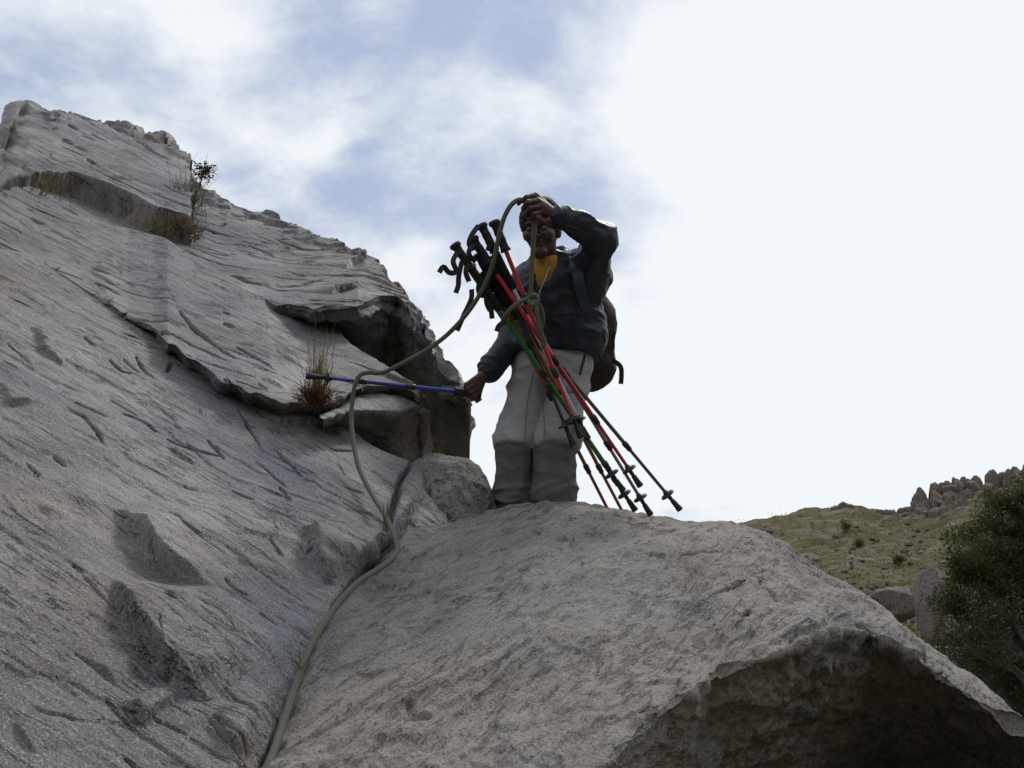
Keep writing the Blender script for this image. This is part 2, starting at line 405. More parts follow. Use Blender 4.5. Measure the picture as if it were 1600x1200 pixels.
def jag(x, s, amp):                                          # broken edge: short straight runs and small steps
    k = x / s; i = math.floor(k); h = lambda n: math.sin(n * 127.1 + 311.7) * 43758.5453 % 1.0 - 0.5
    f = min(1.0, max(0.0, (k - i - 0.72) / 0.28)); return amp * 2 * (h(i) * (1 - f) + h(i + 1) * f)
xs = sorted(set(xs + list(range(350, 640, 8))))
# upper sheet: back, skyline, top face, lip, dark overhanging front
rows = [[] for _ in range(10)]
for x in xs:
    h = a_h(x); ys = yint(SKYL, x) + cap_drop(x); yl = max(yint(ALIP, x) + (jag(x, 21, 4.5) if 350 < x < 640 else 0), ys + 2); d0 = float(pl_d(x, ys, h)); dl = float(pl_d(x, yl, h))
    if x > 560: dl = max(dl, float(np.interp(x, [560, 590, 640, 690, 735], [4.8, 5.0, 5.0, 4.95, 4.9]))); d0 = min(d0, dl + 0.016 * (yl - ys))
    k = max(0.0, min(1.0, (x - 440) / 100))                    # 0: thin step on the left, 1: deep overhang on the right
    yb = yl + 8 if k == 0 else yl + 8 + k * (float(np.interp(x, [440, 505, 560, 600, 640, 690, 716, 735], [500, 560, 640, 700, 735, 735, 715, 668])) - yl - 8)
    end = max(0.0, (x - 640) / 95)
    rows[0].append((x, ys + 260, d0 + 2.5)); rows[1].append((x, ys + 40, d0 + 0.9)); rows[2].append((x, ys + 2, d0 + 0.12))
    rows[3].append((x, ys, d0))
    rows[4].append((x, ys + 0.33 * (yl - ys), d0 + (dl - d0) * 0.33 if x > 560 else float(pl_d(x, ys + 0.33 * (yl - ys), h))))
    rows[5].append((x, ys + 0.66 * (yl - ys), d0 + (dl - d0) * 0.66 if x > 560 else float(pl_d(x, ys + 0.66 * (yl - ys), h))))
    rows[6].append((x, yl, dl + 0.0)); 
    rows[7].append((x + 2, yl + 0.3 * (yb - yl), dl + 0.10 + 0.28 * k)); rows[8].append((x, yl + 0.7 * (yb - yl), dl + 0.12 + 0.55 * k))
    rows[9].append((x, yb, dl + 0.15 + 0.75 * k))
for i, dx in ((3, -7), (4, -3), (5, 0), (6, 3), (7, 1), (8, -9), (9, -28)):
    for k in (-1, -2): x, y, d = rows[i][k]; rows[i][k] = (x + dx * (1.0 if k == -1 else 0.5), y, d)
# right end turns the corner and runs back
for r in rows: 
    x, y, d = r[-1]; r.append((x - 5, y, d + 0.35)); r.append((x - 60, y, d + 1.4))
pu = np.concatenate([np.linspace(0, 3, 16, endpoint=False), np.linspace(3, 6, 210, endpoint=False), np.linspace(6, 9, 70)])
nc = len(rows[0]); xarr = [c[0] for c in rows[3]]
dens = [1 if xarr[i] < 0 else max(2, int(abs(xarr[min(i + 1, nc - 1)] - xarr[i]) / 2.2)) for i in range(nc - 1)]
dens = [16 if xarr[i] < -1 else d for i, d in enumerate(dens)]; dens[-1] = 10; dens[-2] = 8
pv = np.concatenate([np.linspace(i, i + 1, d, endpoint=False) for i, d in enumerate(dens)] + [[nc - 1]])
G = patch(rows, len(pu), len(pv), 1.6, 1.3, pu, pv)
N = -grid_normals(G); 
if (N[100, 100] @ NRM) < 0: N = -N
q = to_slab(G.reshape(-1, 3)); H = rock_relief(G, N, 1.0)
crest = np.exp(-((pu[:, None] - 3) / 0.5) ** 2) * np.ones((1, len(pv)))
H *= (1 - 0.55 * crest.ravel())
bk = fbm(np.c_[q[:, 0] * 2.2, q[:, 1] * 2.2, q[:, 2]] + 3.7, 4) * 4; H += 0.035 * crest.ravel() * (np.floor(bk) + sstep(0.9, 1.0, bk - np.floor(bk)))
face = (pu[:, None] > 6.2) * np.ones((1, len(pv)))
Vw = G.reshape(-1, 3)
H += face.ravel() * (0.06 * fbm(Vw * 3.0, 4) + 0.035 * ridged(Vw * np.array((5, 5, 2.0)), 4)) * np.repeat(1.0, len(Vw))
q2 = q[:, :2]
top = (pu[:, None] < 6.05) * np.ones((1, len(pv))); Ht = np.zeros(len(Vw))
# proud cap sheet near the summit and its broken edges
add_ledge(Ht, q2, uv_px([(-20, 306), (30, 292), (64, 288), (104, 292), (140, 305), (178, 322), (205, 338), (232, 352), (262, 362), (292, 372), (296, 330), (290, 285), (297, 240)], 0.0), 0.15, 3.2, 0.012, 1, 6.0, 0.05)
add_crack(Ht, q2, uv_px([(205, 235), (232, 262), (258, 276)]), 0.022, 0.10)
add_crack(Ht, q2, uv_px([(210, 228), (225, 222), (258, 214)]), 0.03, 0.12)
add_ledge(Ht, q2, uv_px([(240, 241), (262, 240), (280, 236), (298, 236)]), 0.14, 0.7, 0.02, 1, 5, 0.10)
for p in ([(130, 272), (146, 284)], [(95, 238), (104, 246)], [(102, 218), (115, 226)], [(135, 232), (157, 244)], [(170, 300), (200, 306)]): add_crack(Ht, q2, uv_px(p), 0.02, 0.06)
for p in ([(115, 407), (128, 415), (148, 405)], [(165, 412), (178, 404), (192, 402)], [(64, 322), (90, 336), (108, 334)], [(125, 352), (150, 346)], [(345, 345), (352, 340)], [(205, 420), (212, 432)], [(60, 302), (75, 330)],
          [(355, 322), (372, 332), (404, 337)], [(425, 331), (455, 349), (520, 378)], [(330, 350), (348, 357)], [(430, 365), (470, 395), (500, 405)], [(390, 372), (425, 400)], [(253, 383), (300, 410), (345, 436), (395, 462), (440, 481), (500, 484)]):
    add_crack(Ht, q2, uv_px(p, a_h(p[0][0])), 0.010, 0.08)
add_ledge(Ht, q2, uv_px([(525, 436), (545, 433), (566, 442)], 0.34), 0.025, 0.12, 0.015, 1, 5, 0.05)
add_ledge(Ht, q2, uv_px([(545, 408), (560, 396), (585, 395)], 0.34), 0.03, 0.2, 0.012, 1, 5, 0.02)
vis = top.ravel() > 0
random_streaks(Ht, q2, 130, np.where(vis)[0], FOL_ANG, 3)
H += Ht * top.ravel()
pxA = 800 + F * ((Vw - C0) @ RX) / ((Vw - C0) @ FW); H *= 1 - 0.6 * sstep(600, 715, pxA) * (1 - face.ravel() * 0.35)
G = G + (H.reshape(len(pu), len(pv))[..., None]) * N
cliff = slab_obj('rock_slab', G, slab_mat, label='huge grey inclined rock slab rising to a peak on the left', cat='rock')
cliff.matrix_world = SLAB_M

# middle sheet, between the crack under the upper sheet and the long dark crack
BTOP = [(150, 345), (253, 370), (345, 425), (440, 470), (505, 487), (520, 503), (545, 529), (566, 547), (590, 560), (612, 578), (627, 592), (645, 600), (656, 614)]
BLIP = [(-150, 300), (20, 390), (60, 406), (140, 458), (200, 497), (240, 515), (262, 535), (300, 560), (335, 588), (360, 600), (392, 613), (420, 623), (455, 630), (480, 634), (505, 634), (530, 626), (548, 612), (575, 602), (615, 604), (640, 606), (656, 622)]
def b_h(x): return float(np.interp(x, [60, 200, 235, 262, 300, 360, 420, 480, 560, 660], [0.0, 0.012, 0.03, 0.065, 0.06, 0.075, 0.085, 0.075, 0.12, 0.14]))
xs = sorted(set([-150, -60, 20, 60, 100, 140, 200, 240, 262, 300, 335, 360, 392, 420, 440, 455, 480, 505, 520, 530, 545, 566, 575, 590, 612, 627, 645, 656] + list(range(246, 520, 8))))
rows = [[] for _ in range(7)]
for x in xs:
    h = b_h(x) * 1.25; yl = yint(BLIP, x) + (jag(x, 19, 4.0) if 250 < x < 520 else 0); yt = min(yint(BTOP, x), yl - 6) if x > 150 else yl - 110
    k = max(0.0, min(1.0, (x - 505) / 30)); dt = float(pl_d(x, yt, h)); dl = float(pl_d(x, yl, h))
    rows[0].append((x, yt + 60 * k, dt + 0.6)); rows[1].append((x, yt + 8 * k, dt + 0.16 * k + 0.02)); rows[2].append((x, yt, dt))
    rows[3].append((x, 0.5 * (yt + yl), float(pl_d(x, 0.5 * (yt + yl), h)))); rows[4].append((x, yl, dl))
    rows[5].append((x - 2, yl + 4 + 150 * h, dl + 0.10 + 0.3 * h)); rows[6].append((x - 4, yl + 20 + 230 * h, dl + 0.35 + h))
for r in rows:
    x, y, d = r[-1]; r.append((x + 6, y + 6, d + 0.25)); r.append((x + 2, y + 20, d + 0.8))
pu = np.concatenate([np.linspace(0, 2, 14, endpoint=False), np.linspace(2, 4, 110, endpoint=False), np.linspace(4, 6, 34)])
pv = np.concatenate([np.linspace(i, i + 1, max(2, int(abs((xs + [662, 664])[i + 1] - xs[i]) / 2.0)) if i < len(xs) - 1 else 8, endpoint=False) for i in range(len(xs) + 1)] + [[len(xs) + 1]])
G = patch(rows, len(pu), len(pv), 1.1, 1.2, pu, pv); N = -grid_normals(G)
if (N[70, 60] @ NRM) < 0: N = -N
q2 = to_slab(G.reshape(-1, 3))[:, :2]; H = rock_relief(G, N, 0.8, 0.0); Ht = np.zeros(len(H)); Vw = G.reshape(-1, 3)
for p in ([(278, 496), (300, 522), (330, 548), (362, 575)], [(345, 520), (362, 528)], [(395, 478), (430, 490), (470, 497)], [(560, 570), (600, 590), (640, 603)], [(150, 430), (190, 452)]): add_crack(Ht, q2, uv_px(p, 0.04), 0.007, 0.07)
random_streaks(Ht, q2, 45, np.arange(len(q2)), FOL_ANG, 5)
top = ((pu[:, None] > 1.9) & (pu[:, None] < 4.1)) * np.ones((1, len(pv)))
H += Ht * top.ravel() + 0.03 * (pu[:, None] > 4.15).repeat(len(pv), 1).ravel() * fbm(Vw * 9, 3)
G = G + H.reshape(len(pu), len(pv))[..., None] * N
b = slab_obj('rock_sheet', G, slab_mat, cliff)

# block jutting from under the middle sheet, pale top and dark undercut front
xs = [500, 516, 535, 560, 590, 615, 640, 655, 663]
ytop = [648, 640, 622, 610, 606, 604, 604, 612, 628]; ylip = [652, 645, 640, 638, 639, 642, 633, 632, 640]; ybot = [668, 670, 684, 696, 712, 728, 738, 735, 722]
rows = [[] for _ in range(7)]
for i, x in enumerate(xs):
    h = 0.10; dl = float(pl_d(x, ylip[i], h)) - 0.05; dt = dl + 0.32
    rows[0].append((x, ytop[i] + 12, dt + 0.5)); rows[1].append((x, ytop[i], dt)); rows[2].append((x, 0.5 * (ytop[i] + ylip[i]), dl + 0.16)); rows[3].append((x, ylip[i], dl))
    rows[4].append((x, ylip[i] + 0.15 * (ybot[i] - ylip[i]), dl + 0.07)); rows[5].append((x, ylip[i] + 0.55 * (ybot[i] - ylip[i]), dl + 0.20)); rows[6].append((x - 3, ybot[i] + 12, dl + 0.32))
for r in rows:
    x, y, d = r[-1]; r.append((x + 3, y + 8, d + 0.20)); r.append((x - 4, y + 14, d + 0.6))
pu = np.concatenate([np.linspace(0, 1, 8, endpoint=False), np.linspace(1, 3, 34, endpoint=False), np.linspace(3, 6, 70)]); pv = np.linspace(0, len(xs) + 1, 130)
G = patch(rows, len(pu), len(pv), 1.2, 2.5, pu, pv); N = -grid_normals(G)
if (N[25, 60] @ NRM) < 0: N = -N
Vw = G.reshape(-1, 3); H = 0.035 * fbm(Vw * 4, 4) + 0.02 * ridged(Vw * np.array((9, 9, 3.5)), 4) * (pu[:, None] > 3).repeat(len(pv), 1).ravel()
G = G + H.reshape(len(pu), len(pv))[..., None] * N
slab_obj('rock_block', G, slab_mat, cliff)

# lower sheet down to the groove with the rope
CTOP = [(-700, 560), (-300, 430), (-60, 380), (20, 392), (60, 400), (140, 440), (200, 480), (240, 505), (300, 545), (360, 585), (420, 608), (480, 625), (505, 645), (530, 664), (560, 683), (600, 704), (630, 716), (648, 722), (664, 745)]
xs = [-700, -450, -250, -100, -30, 20, 60, 140, 200, 240, 300, 360, 420, 480, 505, 530, 560, 600, 630, 648, 664, 700]
ys = np.concatenate([np.linspace(0, 0.22, 5), np.linspace(0.34, 1.0, 7)])
rows = []
YB = 1560
r0 = []; r1 = []
for x in xs:
    yt = yint(CTOP, x); dt = float(pl_d(x, yt)); k = max(0.0, min(1.0, (x - 500) / 40))
    r0.append((x, yt + 30 * k, dt + 0.5)); r1.append((x, yt + 3 * k, dt + 0.06 + 0.06 * k))
rows = [r0, r1]
for f in ys:
    r = []
    for x in xs:
        yt = yint(CTOP, x); y = yt + f * (YB - yt); hh = 0.0
        # right end bellies down into the groove
        xc = np.interp(y, [720, 790, 860, 935, 1060, 1200, 1350], [648, 622, 618, 540, 470, 415, 350])
        r.append((x, y, float(pl_d(x, y)) + 0.0016 * max(0.0, x - xc)))
    rows.append(r)
pu = np.concatenate([np.linspace(0, 2, 10, endpoint=False), np.linspace(2, 11, 440, endpoint=False), np.linspace(11, len(rows) - 1, 60)])
pv = np.concatenate([np.linspace(i, i + 1, 18 if xs[i] < -30 else max(3, int((xs[i + 1] - xs[i]) / 2.0)), endpoint=False) for i in range(len(xs) - 1)] + [[len(xs) - 1]])
G = patch(rows, len(pu), len(pv), 1.2, 1.2, pu, pv)
Vg = G.reshape(-1, 3) - C0; zg = Vg @ FW; gx_ = 800 + F * (Vg @ RX) / zg; gy_ = 600 - F * (Vg @ UP) / zg      # edge rolls down into the groove
xc = np.interp(gy_, [700, 790, 840, 870, 900, 935, 1060, 1200, 1350, 1500], [690, 640, 612, 585, 558, 533, 467, 411, 345, 290]) + 4 * fbm(np.c_[gy_ / 40, gy_ * 0, gy_ * 0], 3)
G = G - ((0.03 + 0.13 * sstep(820, 880, gy_)) * sstep(-9, 14, gx_ - xc)).reshape(G.shape[:2])[..., None] * NRM
N = -grid_normals(G)
if (N[200, 100] @ NRM) < 0: N = -N
q2 = to_slab(G.reshape(-1, 3))[:, :2]; H = rock_relief(G, N, 0.75, 0.0); Ht = np.zeros(len(H))
# long flake scars in the foreground
add_ledge(Ht, q2, uv_px([(166, 784), (196, 806), (226, 838), (246, 868), (268, 884), (292, 896), (314, 912), (340, 934)]), 0.052, 0.30, 0.005, 1, 4, 0.030, 0.55)
add_ledge(Ht, q2, uv_px([(172, 884), (190, 926), (206, 966), (226, 1006), (246, 1036), (272, 1058), (292, 1084), (318, 1098), (362, 1108)]), 0.048, 0.24, 0.005, 1, 4, 0.030, 0.55)
add_ledge(Ht, q2, uv_px([(184, 1094), (206, 1112), (226, 1132), (246, 1134)]), 0.03, 0.14, 0.012, 1, 3, 0.008, 0.5)
add_ledge(Ht, q2, uv_px([(308, 1112), (330, 1140), (352, 1170), (384, 1200)]), 0.03, 0.2, 0.02, 1, 3, 0.01, 0.6)
add_ledge(Ht, q2, uv_px([(-10, 625), (20, 635), (40, 632), (62, 624)]), 0.02, 0.25, 0.008, 1, 3, 0.008)
add_ledge(Ht, q2, uv_px([(26, 498), (64, 520), (80, 552), (110, 572), (128, 582)]), 0.022, 0.4, 0.006, 1, 3, 0.010)
add_ledge(Ht, q2, uv_px([(466, 826), (480, 852), (492, 880), (512, 902), (536, 918)]), 0.055, 0.22, 0.012, 1, 5, 0.03, 0.6)
add_ledge(Ht, q2, uv_px([(545, 905), (565, 880), (580, 862), (602, 850), (618, 845)]), 0.05, 0.2, 0.012, 1, 5, 0.03, 0.6)
add_ledge(Ht, q2, uv_px([(400, 652), (440, 660), (490, 662), (520, 668), (545, 690)]), 0.03, 0.25, 0.008, 1, 4, 0.01, 0.5)
add_crack(Ht, q2, uv_px([(645, 720), (625, 752), (614, 792), (606, 830), (598, 852)]), 0.008, 0.06)
for p in ([(105, 636), (130, 650), (150, 674), (158, 690)], [(118, 628), (145, 640), (166, 650)], [(190, 642), (225, 655), (246, 672)], [(262, 682), (300, 702)], [(325, 686), (350, 716)], [(130, 525), (150, 543)], [(195, 520), (222, 530)],
          [(212, 560), (225, 575), (240, 590)], [(170, 560), (190, 575), (210, 580)], [(270, 475 + 90), (262, 580)], [(360, 770), (392, 786)], [(420, 850), (440, 872)], [(350, 910), (384, 935)], [(400, 720), (450, 760)], [(430, 700), (470, 742)], [(440, 760), (455, 788)],
          [(500, 690), (520, 705), (548, 706)], [(540, 760), (570, 770)], [(290, 690), (305, 704), (345, 712)], [(375, 640), (410, 700)], [(404, 640), (414, 652)]):
    add_crack(Ht, q2, uv_px(p), 0.0042, 0.06)
random_streaks(Ht, q2, 70, np.arange(len(q2)), FOL_ANG - 0.10, 11, (0.03, 0.16), (0.0018, 0.0030), (0.02, 0.04))
random_streaks(Ht, q2, 8, np.arange(len(q2)), FOL_ANG - 0.9, 12, (0.03, 0.10), (0.0012, 0.0022), (0.015, 0.03))
H = (H + Ht); H = np.where(H > 0, H * (1 - 0.9 * sstep(-55, -8, gx_ - xc) * sstep(860, 930, gy_)), H)      # level along the groove
G = G + H.reshape(len(pu), len(pv))[..., None] * N
slab_obj('rock_sheet', G, slab_mat, cliff)

# ------------------------------------------------------------------ foreground boulder with the overhanging lip
def inv(v): return 1.0 / v
GAP = [(632, 800, .262), (648, 815, .268), (634, 840, .286), (606, 872, .292), (520, 943, .318), (450, 1068, .370), (395, 1206, .425), (322, 1384, .50), (280, 1600, .60)]
bcols = [GAP,  # crest .. mid .. lip .. underside : x, y, 1/depth
 [(625, 800, .285), (640, 815, .290), (628, 838, .306), (612, 866, .318), (536, 937, .358), (468, 1062, .430), (413, 1202, .500), (340, 1380, .60), (300, 1600, .72)],
 [(690, 815, .265), (690, 812, .270), (684, 830, .285), (664, 872, .312), (610, 945, .356), (560, 1062, .428), (510, 1202, .502), (450, 1380, .60), (420, 1600, .72)],
 [(768, 800, .250), (768, 793, .262), (764, 812, .276), (745, 860, .302), (712, 935, .346), (680, 1050, .414), (640, 1202, .500), (610, 1380, .60), (590, 1600, .70)],
 [(830, 790, .242), (830, 783, .256), (828, 804, .270), (818, 850, .296), (805, 925, .340), (785, 1040, .408), (760, 1202, .500), (740, 1380, .60), (730, 1600, .68)],
 [(890, 783, .238), (890, 775, .252), (890, 796, .268), (888, 845, .294), (884, 920, .338), (870, 1040, .410), (850, 1202, .502), (845, 1330, .57), (840, 1600, .60)],
 [(950, 790, .236), (950, 783, .249), (952, 804, .266), (955, 850, .292), (958, 920, .334), (950, 1040, .406), (935, 1200, .500), (935, 1260, .49), (930, 1600, .50)],
 [(1012, 804, .234), (1012, 797, .247), (1015, 818, .264), (1022, 862, .290), (1030, 925, .328), (1035, 1030, .394), (1030, 1118, .442), (1038, 1200, .405), (1040, 1600, .44)],
 [(1080, 812, .232), (1080, 805, .245), (1084, 828, .262), (1092, 868, .286), (1100, 925, .322), (1108, 1000, .372), (1115, 1056, .400), (1120, 1160, .355), (1120, 1600, .40)],
 [(1145, 824, .230), (1145, 816, .244), (1150, 840, .264), (1158, 872, .286), (1165, 920, .316), (1172, 985, .358), (1180, 1034, .378), (1185, 1150, .330), (1185, 1600, .38)],
 [(1200, 846, .228), (1200, 838, .244), (1205, 858, .264), (1215, 886, .284), (1224, 920, .308), (1232, 970, .342), (1238, 1012, .358), (1245, 1140, .315), (1245, 1600, .37)],
 [(1250, 876, .226), (1250, 868, .246), (1256, 886, .266), (1266, 908, .284), (1278, 932, .302), (1286, 966, .330), (1292, 993, .342), (1300, 1130, .305), (1300, 1600, .36)],
 [(1310, 918, .228), (1310, 910, .250), (1316, 924, .268), (1328, 940, .286), (1338, 956, .302), (1346, 974, .318), (1352, 990, .326), (1362, 1130, .300), (1362, 1600, .36)],
 [(1375, 958, .232), (1375, 950, .256), (1380, 962, .274), (1390, 974, .290), (1400, 986, .302), (1408, 1004, .314), (1414, 1018, .320), (1420, 1140, .300), (1420, 1600, .36)],
 [(1440, 1010, .238), (1440, 1000, .264), (1444, 1012, .280), (1452, 1022, .292), (1458, 1032, .304), (1464, 1046, .312), (1470, 1058, .318), (1480, 1150, .310), (1480, 1600, .37)],
 [(1510, 1058, .246), (1510, 1048, .274), (1514, 1058, .290), (1520, 1066, .302), (1525, 1076, .310), (1530, 1088, .318), (1534, 1100, .324), (1548, 1165, .325), (1550, 1600, .38)],
 [(1600, 1122, .256), (1600, 1112, .288), (1602, 1120, .300), (1606, 1128, .310), (1610, 1136, .318), (1614, 1146, .326), (1618, 1156, .332), (1626, 1190, .345), (1630, 1600, .40)],
 [(1720, 1230, .270), (1720, 1220, .305), (1722, 1228, .318), (1724, 1236, .326), (1726, 1246, .332), (1728, 1258, .338), (1730, 1270, .344), (1735, 1320, .36), (1740, 1650, .42)],
 [(1760, 1480, .26), (1800, 1470, .30), (1805, 1480, .32), (1808, 1490, .33), (1810, 1500, .335), (1812, 1515, .34), (1815, 1530, .345), (1818, 1580, .36), (1820, 1700, .41)],
]
ctrl = [[None] * len(bcols) for _ in range(12)]
for j, c in enumerate(bcols):
    if c[7][0] > 1000 and c[0][0] < 1750:                       # deep recess, then a foot that comes forward again below
        x7, y7, v7 = c[7]; vl = c[6][2]; yl_ = c[6][1]; k7 = float(np.interp(x7, [1030, 1120, 1420, 1480, 1550, 1630, 1735], [0.75, 1, 1, 1, 1, 1, 1]))
        yb7 = float(np.interp(x7, [1030, 1300, 1420, 1480, 1550, 1630, 1735], [1460, 1400, 1380, 1370, 1370, 1390, 1480]))
        c = c[:7] + [(x7, yl_ + 0.5 * (yb7 - yl_), vl - 0.078 * k7), (x7 + 5, yb7, vl - 0.115 * k7), (c[8][0], c[8][1], vl + 0.02)]
    else: c = c[:8] + [tuple((np.array(c[7]) * 0.5 + np.array(c[8]) * 0.5))] + c[8:]
    c = [(x, y, 1 / v) for x, y, v in c]
    sh = 1.0 if 600 < c[0][0] < 1100 else 0.0                 # hollow behind the crest where the man stands
    if sh: c[0] = (c[0][0], c[1][1] + 30, max(c[1][2] + 0.10, 4.0))
    shelf = (c[0][0], c[0][1] + (12 if sh else 60), c[0][2] + (0.55 if sh else 0.3))
    back = (c[0][0], c[0][1] + 420, c[0][2] + 1.0)
    z0 = (C0[2] + 0.4) / c[-1][2]; c[-1] = (c[-1][0], 600 + F * (z0 + math.sin(PITCH)) / math.cos(PITCH), c[-1][2])
    for i, p in enumerate([back, shelf] + c): ctrl[i][j] = p
pu = np.concatenate([np.linspace(-1, 2, 60, endpoint=False), np.linspace(2, 4, 70, endpoint=False), np.linspace(4, 7, 270, endpoint=False), np.linspace(7, 8, 90, endpoint=False), np.linspace(8, 9, 70, endpoint=False), np.linspace(9, 10, 20)])
# smooth with a spline instead of straight lines: resample the control columns first
def spl_rows(ctrl, n):
    K = np.array(ctrl, float); out = [catmull(K[i], n) for i in range(K.shape[0])]; return np.array(out)
K = spl_rows(ctrl, 120)
pv = np.linspace(0, 119, 560)
G = patch(K, len(pu), len(pv), 1.5, 4.0, pu + 1, pv); N = -grid_normals(G)
BN = np.array((0.1, -0.45, 0.88))
if (N[200, 200] @ BN) < 0: N = -N
BF = P(1000, 900, 1 / .31) - P(700, 1100, 1 / .45); BF -= BN * (BF @ BN) / (BN @ BN); BF /= np.linalg.norm(BF)
BNn = BN / np.linalg.norm(BN); BC = np.cross(BNn, BF); BO = P(900, 1000, 2.6)
B_R = np.stack([BF, BC, BNn])
def to_b(V): return (np.asarray(V) - BO) @ B_R.T
Vw = G.reshape(-1, 3); qb = to_b(Vw)
uu = np.repeat(pu, len(pv))
lipw = sstep(6.7, 7.3, uu)
A = np.c_[qb[:, 0] * 0.9, qb[:, 1] * 2.2, qb[:, 2] * 1.6]
H = 0.055 * fbm(A + 3.3, 4)
H += 0.014 * fbm(np.c_[qb[:, 0] * 2.5, qb[:, 1] * 9, qb[:, 2] * 6], 4)
tz = fbm(np.c_[qb[:, 0] * 1.2, qb[:, 1] * 3.4, qb[:, 2] * 3] + 8, 4) * 4; H += 0.008 * (np.floor(tz) + sstep(0.7, 1.0, tz - np.floor(tz)))
H += 0.004 * fbm(qb * np.array((16, 34, 30)), 3) + 0.0022 * fbm(qb * 90, 2)
H += lipw * (0.035 * fbm(Vw * 3.2 + 4, 5) + 0.018 * ridged(Vw * 6, 5) + 0.006 * fbm(Vw * 40, 3))
H += 0.016 * np.exp(-((uu - 7) / 0.25) ** 2) * fbm(Vw * 9, 4) * 2.0
def b_uv(poly):
    pts = []
    for x, y in poly:
        # hit of the pixel ray on the boulder: nearest grid vertex
        d = (Vw - C0); z = d @ FW; px = 800 + F * (d @ RX) / z; py = 600 - F * (d @ UP) / z
        m = (uu > 1.9) & (uu < 7.2); k = np.argmin(np.where(m, (px - x) ** 2 + (py - y) ** 2, 1e12)); pts.append(qb[k, :2])
    return np.array(pts)
qb2 = np.where(((uu > 1.9) & (uu < 7.25))[:, None], qb[:, :2], 99.0); Ht = np.zeros(len(Vw))
for p, w, dp in (([(1108, 940), (1140, 922), (1166, 906)], .004, .03), ([(1188, 886), (1190, 900), (1186, 912)], .004, .025), ([(1150, 978), (1166, 966), (1170, 955)], .006, .035), ([(1130, 850), (1100, 858), (1060, 866)], .004, .02), ([(1196, 918), (1206, 930), (1212, 944)], .005, .02),
                 ([(632, 1130), (655, 1124), (672, 1116)], .006, .03), ([(640, 1100), (638, 1118), (655, 1124)], .008, .02), ([(560, 1062), (580, 1054), (600, 1050)], .008, .02), ([(640, 880), (680, 856), (702, 850)], .006, .02), ([(870, 842), (885, 836)], .008, .02), ([(1360, 985), (1350, 1000), (1340, 1012)], .02, .04)):
    add_crack(Ht, qb2, b_uv(p), w, dp)
for p, h, f in (([(560, 935), (585, 960), (590, 990), (572, 1040), (560, 1062)], .014, .2), ([(620, 950), (650, 960), (655, 1010), (640, 1080), (650, 1130)], .010, .2), ([(1010, 960), (1080, 930), (1150, 900), (1200, 880)], .022, .25), ([(1060, 1000), (1130, 985), (1170, 955), (1230, 950)], .025, .25),
                ([(1000, 860), (1060, 850), (1130, 845)], .025, .2), ([(720, 970), (760, 940), (800, 905), (840, 880)], .014, .2), ([(760, 1040), (830, 990), (900, 950)], .012, .2), ([(690, 1170), (780, 1110), (860, 1060), (930, 1030)], .010, .2), ([(1180, 1000), (1240, 985), (1300, 975)], .02, .12)):
    pp = b_uv(p); add_ledge(Ht, qb2, pp, h, f, 0.012, -1, 3, h * 0.3, 0.6)
r_ = np.random.default_rng(21); ok = np.where(qb2[:, 0] < 50)[0]
for k in range(170):
    c = qb2[ok[r_.integers(len(ok))]]; l = r_.uniform(0.03, 0.16); a = r_.normal(0.05, 0.25); m = 4; tt = np.linspace(-.5, .5, m) * l
    p = c + np.c_[tt * math.cos(a), tt * math.sin(a)] + r_.normal(0, .03 * l, (m, 2))
    if r_.random() < 0.35: add_crack(Ht, qb2, p, r_.uniform(.002, .005), r_.uniform(.004, .012))
    else: add_ledge(Ht, qb2, p, r_.uniform(.003, .010), 0.09, 0.006, r_.choice([-1, 1]), 3, 0.002, 0.3)
H += Ht
G = G + H.reshape(len(pu), len(pv))[..., None] * N
boulder_mat = rock_mat('granite_boulder', (0, 0, 0), (0.252, 0.240, 0.225), (0.335, 0.302, 0.264), 1.5, 0.50, 0.05, 0.40, (0.100, 0.082, 0.068), rel=0.75, veins=0.45)
boulder = obj('boulder', to_b(G.reshape(-1, 3)), grid_faces(*G.shape[:2]), boulder_mat, label='grey rounded boulder filling the foreground, dark overhang at lower right', cat='rock')
boulder.matrix_world = Matrix(((BF[0], BC[0], BNn[0], BO[0]), (BF[1], BC[1], BNn[1], BO[1]), (BF[2], BC[2], BNn[2], BO[2]), (0, 0, 0, 1)))

# small rounded rock wedged behind the groove
def lump(center, rad, seed, n=120, amp=0.12, flat=None, freq=1.6):
    th = np.linspace(0, np.pi, n // 2); ph = np.linspace(0, 2 * np.pi, n, endpoint=False)
    T, Ph = np.meshgrid(th, ph, indexing='ij')
    D = np.stack([np.sin(T) * np.cos(Ph), np.sin(T) * np.sin(Ph), np.cos(T)], -1).reshape(-1, 3)
    r = 1 + amp * fbm(D * freq + seed, 4) + 0.25 * amp * ridged(D * freq * 3 + seed, 3)
    if flat:                                           # knock flat facets off
        rr = np.random.default_rng(int(seed * 10) + 1)
        for k in range(flat):
            nrm = rr.normal(size=3); nrm /= np.linalg.norm(nrm); c = rr.uniform(0.62, 0.85)
            dd = D @ nrm; r = np.where(dd > 0.05, np.minimum(r, c / np.maximum(dd, 0.05) * (1 + 0.03 * fbm(D * 6 + seed + k, 2))), r)
    V = D * r[:, None] * np.asarray(rad)
    return V + np.asarray(center), [list(f) for f in grid_faces(n // 2, n, True)]
c = P(690, 838, 4.05)
V, Fs = lump((0, 0, 0), (0.27, 0.26, 0.36), 2.3, 160, 0.10)
wedge = obj('small_rock', V, np.array(Fs), rock_mat('granite_wedge', (0.3, 0.2, 0.5), (0.225, 0.218, 0.21), (0.27, 0.25, 0.23), 0.9, 0.25, 0.05), label='small rounded rock wedged between the slab and the boulder', cat='rock')
wedge.location = Vector(c)

